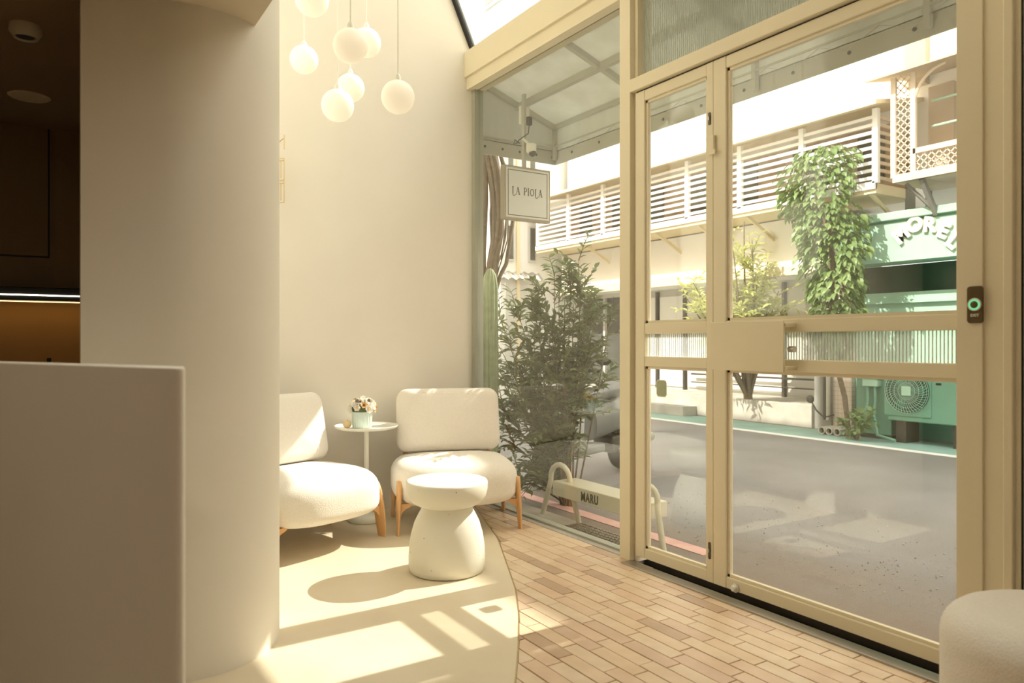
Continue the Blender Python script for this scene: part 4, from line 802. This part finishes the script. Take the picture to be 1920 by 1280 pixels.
for r in (.10, .15, .20, .24, .262): gm.tube([(fc.x+r*math.cos(2*math.pi*i/32), ya-.03, fc.z+r*math.sin(2*math.pi*i/32)) for i in range(33)], .0022, 4)
obj('fan_grille', gm, GREEN, ac, kind='stuff'); obj('hub_plate', B(fc.x-.055, fc.x+.055, ya-.040, ya-.030, fc.z-.055, fc.z+.055), GREEN, ac, bevel=.004)
bd = K(1760, 720, ya); obj('badge', B(bd.x-.03, bd.x+.03, ya-.004, ya, bd.z-.012, bd.z+.012), BLACK, ac)
for x in (ax0+.15, ax1-.15): obj('foot', B(x-.06, x+.06, ya+.03, ya+.32, GZ, az0), DARKM, ac)
cbx0, cbx1 = K(1604, 640, ya+.1).x, ax0-.02
cbn = thing('pipe_cabinet', ((cbx0+cbx1)/2, ya+.25, GZ), 'green metal pipe cover with a conduit box beside the air conditioner', 'cabinet')
obj('cover', B(cbx0, cbx1, ya+.12, YG-.02, GZ+.06, .7), GREEND, cbn, bevel=.01); obj('plinth', B(cbx0+.02, cbx1-.02, ya+.16, YG-.05, GZ, GZ+.06), DARKM, cbn)
kb = K(1633, 718, ya+.05); obj('conduit_box', B(kb.x-.10, kb.x+.10, ya+.02, ya+.12, kb.z-.04, kb.z+.05), GREEN, cbn, bevel=.006); obj('lid', B(kb.x-.12, kb.x+.12, ya+.015, ya+.12, kb.z+.05, kb.z+.075), GREEND, cbn, bevel=.004)
for dx in (-.05, .05): obj('hose', MB().tube([(kb.x+dx, ya+.06, kb.z-.04), (kb.x+dx+.01, ya+.05, kb.z-.2), (kb.x+dx, ya+.03, kb.z-.38), (kb.x+dx-.08*(1 if dx < 0 else -1), ya-.03, GZ+.07), (kb.x+dx-.16*(1 if dx < 0 else -2), ya-.05, GZ+.03)], .02, 8), GREEND, cbn, smooth=60)
# pipes
for i, px in enumerate((1548, 1562, 1577)):
    p = K(px, 795, YG-.6); pz = GZ+.055
    pi = obj('drain_pipe', MB().lathe([(.049, 0), (.049, .55), (.039, .55), (.039, .02)], (0, 0, 0), 24, Matrix.Translation((p.x, YG-.14, pz)) @ Matrix.Rotation(math.pi/2, 4, 'X')), PVC, smooth=40)
    tag(pi, ('left', 'middle', 'right')[i] + ' one of three grey drain pipe ends at the foot of the tiled pier', 'pipe', 'three drain pipes'); 
    obj('bore', MB().lathe([(.0385, .0), (.0385, .005)], (0, 0, 0), 20, Matrix.Translation((p.x, YG-.62, pz)) @ Matrix.Rotation(math.pi/2, 4, 'X')), BLACK, pi)
for px, r, lab in ((1546, .022, 'dark conduit running up the grey pier'), (1553, .03, 'thick pale conduit running up beside the tiled pier')):
    p = K(px, 740, YG-.17); tag(obj('conduit', MB().tube([(p.x, YG-.17, GZ+.14), (p.x, YG-.17, 1.2), (p.x, YG-.17, 2.05)], r, 10), PVC if r > .025 else DARKM, smooth=60), lab, 'conduit')
p = K(1519, 748, YG-.5); lp = thing('round_lamp', (p.x, YG-.2, GZ), 'small round lamp on a bent wire by the grey pier', 'lamp')
obj('lamp_head', MB().sphere(tuple(p), .055, 18, 10, (1, .6, 1)), DARKM, lp, smooth=60); q = K(1545, 785, YG-.3); obj('wire', MB().tube([tuple(p), (p.x+.06, p.y+.05, p.z-.15), (q.x, q.y, q.z+.02), (q.x+.05, YG-.15, q.z+.05)], .010, 6), DARKM, lp)
# ---- balcony cage
cg = thing('balcony_cage', (-3.9, YO-.3, 3.05), 'tan metal balcony cage with diamond lattice above the green shop', 'balcony')
YC = YO-.65; cx0, cx1 = K(1676, 640, YC).x, -2.4; cp = K(1713, 640, YC).x; z0, z1 = K(1714, 327, YC).z, K(1714, 135, YC).z
obj('floor_slab', B(cx0, cx1, YC, YO+.2, z0-.06, z0), LATT, cg); obj('roof_sheet', MB().add([(cx0-.25, YC-.2, z1-.02), (cx1, YC-.2, z1-.02), (cx1, YO+.25, z1+.22), (cx0-.25, YO+.25, z1+.22), (cx0-.25, YC-.2, z1+.0), (cx1, YC-.2, z1+.0), (cx1, YO+.25, z1+.24), (cx0-.25, YO+.25, z1+.24)], [(0, 1, 2, 3), (7, 6, 5, 4), (0, 4, 5, 1), (2, 6, 7, 3), (0, 3, 7, 4), (1, 5, 6, 2)]), BTAN, cg)
for x in (cx0, cp): obj('post', B(x-.03, x+.03, YC-.02, YC+.02, z0, z1), LATT, cg)
rz_ = K(1740, 278, YC).z; obj('rail', B(cp, cx1, YC-.02, YC+.02, rz_-.03, rz_+.03), LATT, cg); obj('rail', B(cx0, cx1, YC-.03, YC+.02, z0-.06, z0+.03), LATT, cg)
def lattice(xa, xb, za, zb, y, step=.085):
    mb = MB()
    for sgn in (1, -1):
        c = -((zb-za)) ; 
        while c < (xb-xa)+(zb-za):
            # line x = xa + c + sgn-part
            pts = []
            if sgn > 0: a_ = (xa+c, za); b_ = (xa+c+(zb-za), zb)
            else: a_ = (xa+c, zb); b_ = (xa+c+(zb-za), za)
            t0, t1 = 0, 1; dx = b_[0]-a_[0]
            t0 = max(0, (xa-a_[0])/dx); t1 = min(1, (xb-a_[0])/dx)
            if t1-t0 > .01: mb.bar((a_[0]+dx*t0, y, a_[1]+(b_[1]-a_[1])*t0), (a_[0]+dx*t1, y, a_[1]+(b_[1]-a_[1])*t1), .012, .008, up=(0, 1, 0))
            c += step
    return mb
obj('lattice', lattice(cx0, cp, z0, z1, YC), LATT, cg, kind='stuff'); obj('lattice', lattice(cp, cx1, z0, rz_, YC), LATT, cg, kind='stuff')
a_c = [(cp+.36*(1-math.cos(math.radians(t_))), YC, z1-.42+.42*math.sin(math.radians(t_))) for t_ in range(0, 91, 10)]; obj('arch_brace', MB().tube(a_c, .018, 6), LATT, cg)
obj('back_wall', B(cx0+.35, cx1, YO+.1, YO+.2, z0, z1), GREYC, cg); obj('side_wall', B(cx0+.05, cx0+.35, YO+.02, YO+.2, z0, z1), BTAN, cg)
for py_, in ((188,), (236,)): zz = K(1750, py_, YC+.3).z; obj('hanging_rod', MB().tube([(cp+.05, YC+.3, zz), (cx1, YC+.3, zz)], .014, 6), GREEN, cg)
bk = K(1735, 360, YC+.1); obj('bracket', MB().bar((bk.x, YC+.02, z0-.06), (bk.x+.02, YC+.3, z0-.45), .05, .05).bar((bk.x-.2, YC+.05, z0-.08), (bk.x, YC+.25, z0-.38), .035, .035), GREYC, cg); obj('pillar', B(K(1697, 640, YO+.05).x, K(1735, 640, YO+.05).x, YO+.05, YO+.21, 2.6, z0), GREYC, cg)
obj('pillar', B(K(1695, 640, YO+.1).x, K(1735, 640, YO+.1).x, YO+.1, YO+.21, z1+.1, 6.9), BTAN, cg)
# ---- plants across the street
vme, vmb = leafmesh('leaf', .12, .075, LEAFV, .18); rv = random.Random(31)
vx = K(1545, 640, YO-.72).x; vn = thing('climbing_plant', (vx, YO-.72, GZ), 'tall climbing plant with big sunlit leaves covering a post beside the green shop', 'climbing plant')
mats = []
prof_v = [(285, 1540, 50), (320, 1532, 64), (360, 1530, 62), (400, 1545, 58), (440, 1555, 60), (480, 1560, 56), (520, 1565, 48), (560, 1563, 44), (595, 1560, 38), (640, 1563, 28), (690, 1570, 18)]
def vp(py):
    for (a, xa, ra), (b, xb, rb) in zip(prof_v, prof_v[1:]):
        if a <= py <= b: u = (py-a)/(b-a); return xa+(xb-xa)*u, ra+(rb-ra)*u
    return prof_v[-1][1:]
for i in range(2900):
    py = rv.uniform(280, 640) if i % 8 else rv.uniform(600, 690); cxp, rp = vp(py) if py >= 285 else (1540, 40); c = K(cxp, py, YO-.76); rad = rp/F*10.0
    a = rv.uniform(0, 6.28); rad *= 1+.16*math.sin(a*3+py*.045)+.12*math.sin(py*.11+a); k = rad*math.sqrt(rv.uniform(.35, 1.1)); pos = c + Vector((k*math.cos(a), k*math.sin(a)*.55, rv.uniform(-.03, .03)))
    mats.append(leaf_matrix(pos, (math.cos(a), math.sin(a), -.9+rv.uniform(-.4, .5)), rv, rv.uniform(.6, 1.15)))
pts = [K(vp(py)[0], py, YO-.76) for py in range(690, 290, -40)]; pts = [K(1592, 800, YO-.5)*1, K(1584, 745, YO-.55)] + pts; pts[0].z = GZ
obj('stem', MB().tube(pts, [.032]*len(pts), 8), BARK, vn, smooth=60); dress(vn, mats, vme, vmb, LEAFV, 200)
yme, ymb = leafmesh('leaf', .13, .045, LEAFY, .2); ry = random.Random(41); tb0 = K(1403, 700, YO+.02)
yt = thing('yellow_green_tree', (tb0.x, tb0.y, .21), 'young tree with pale yellow green leaves on the platform across the street', 'tree')
tips = [atD(px, py, 10.6+ry.uniform(-.4, .3)) for px, py in ((1395, 415), (1410, 450), (1375, 470), (1440, 490), (1350, 520), (1300, 530), (1285, 555), (1310, 575), (1380, 540), (1420, 520), (1460, 545), (1470, 575), (1440, 580), (1340, 590), (1400, 590))]
shrub(yt, Vector((tb0.x, tb0.y, .21)), tips, ry, yme, ymb, LEAFY, 120, twigs=18, per=9, tl=.36, r0=.03)
wme, wmb = leafmesh('leaf', .09, .05, LEAFV, .2); rw = random.Random(51); wb = K(1606, 806, YG-.80); wd_ = thing('weed', (wb.x, wb.y, GZ), 'small leafy weed growing beside the drain pipes', 'weed')
shrub(wd_, Vector((wb.x, wb.y, GZ)), [Vector((wb.x+rw.uniform(-.18, .22), wb.y+rw.uniform(-.1, .1), GZ+rw.uniform(.08, .30))) for _ in range(9)], rw, wme, wmb, LEAFV, 25, twigs=4, per=5, tl=.10, r0=.006)
# unseen blocks added across the street to trim the mirrored sun's beam
fb = thing('beam_block', (2, YO+2, GZ), 'unseen plain block added beyond the green shop to shape the mirrored sun beam', 'building')
obj('beam_screen', B(-2.98, 10, YO+.01, YO+.2, 8.35, 14), BTAN, fb); obj('beam_wall', B(-2.225, 10, YO+.01, YO+4, GZ, 8.35), BTAN, fb); obj('beam_screen_coping', B(-2.98, 10, YO-.05, YO+.25, 14, 14.1), BWHITE, fb)
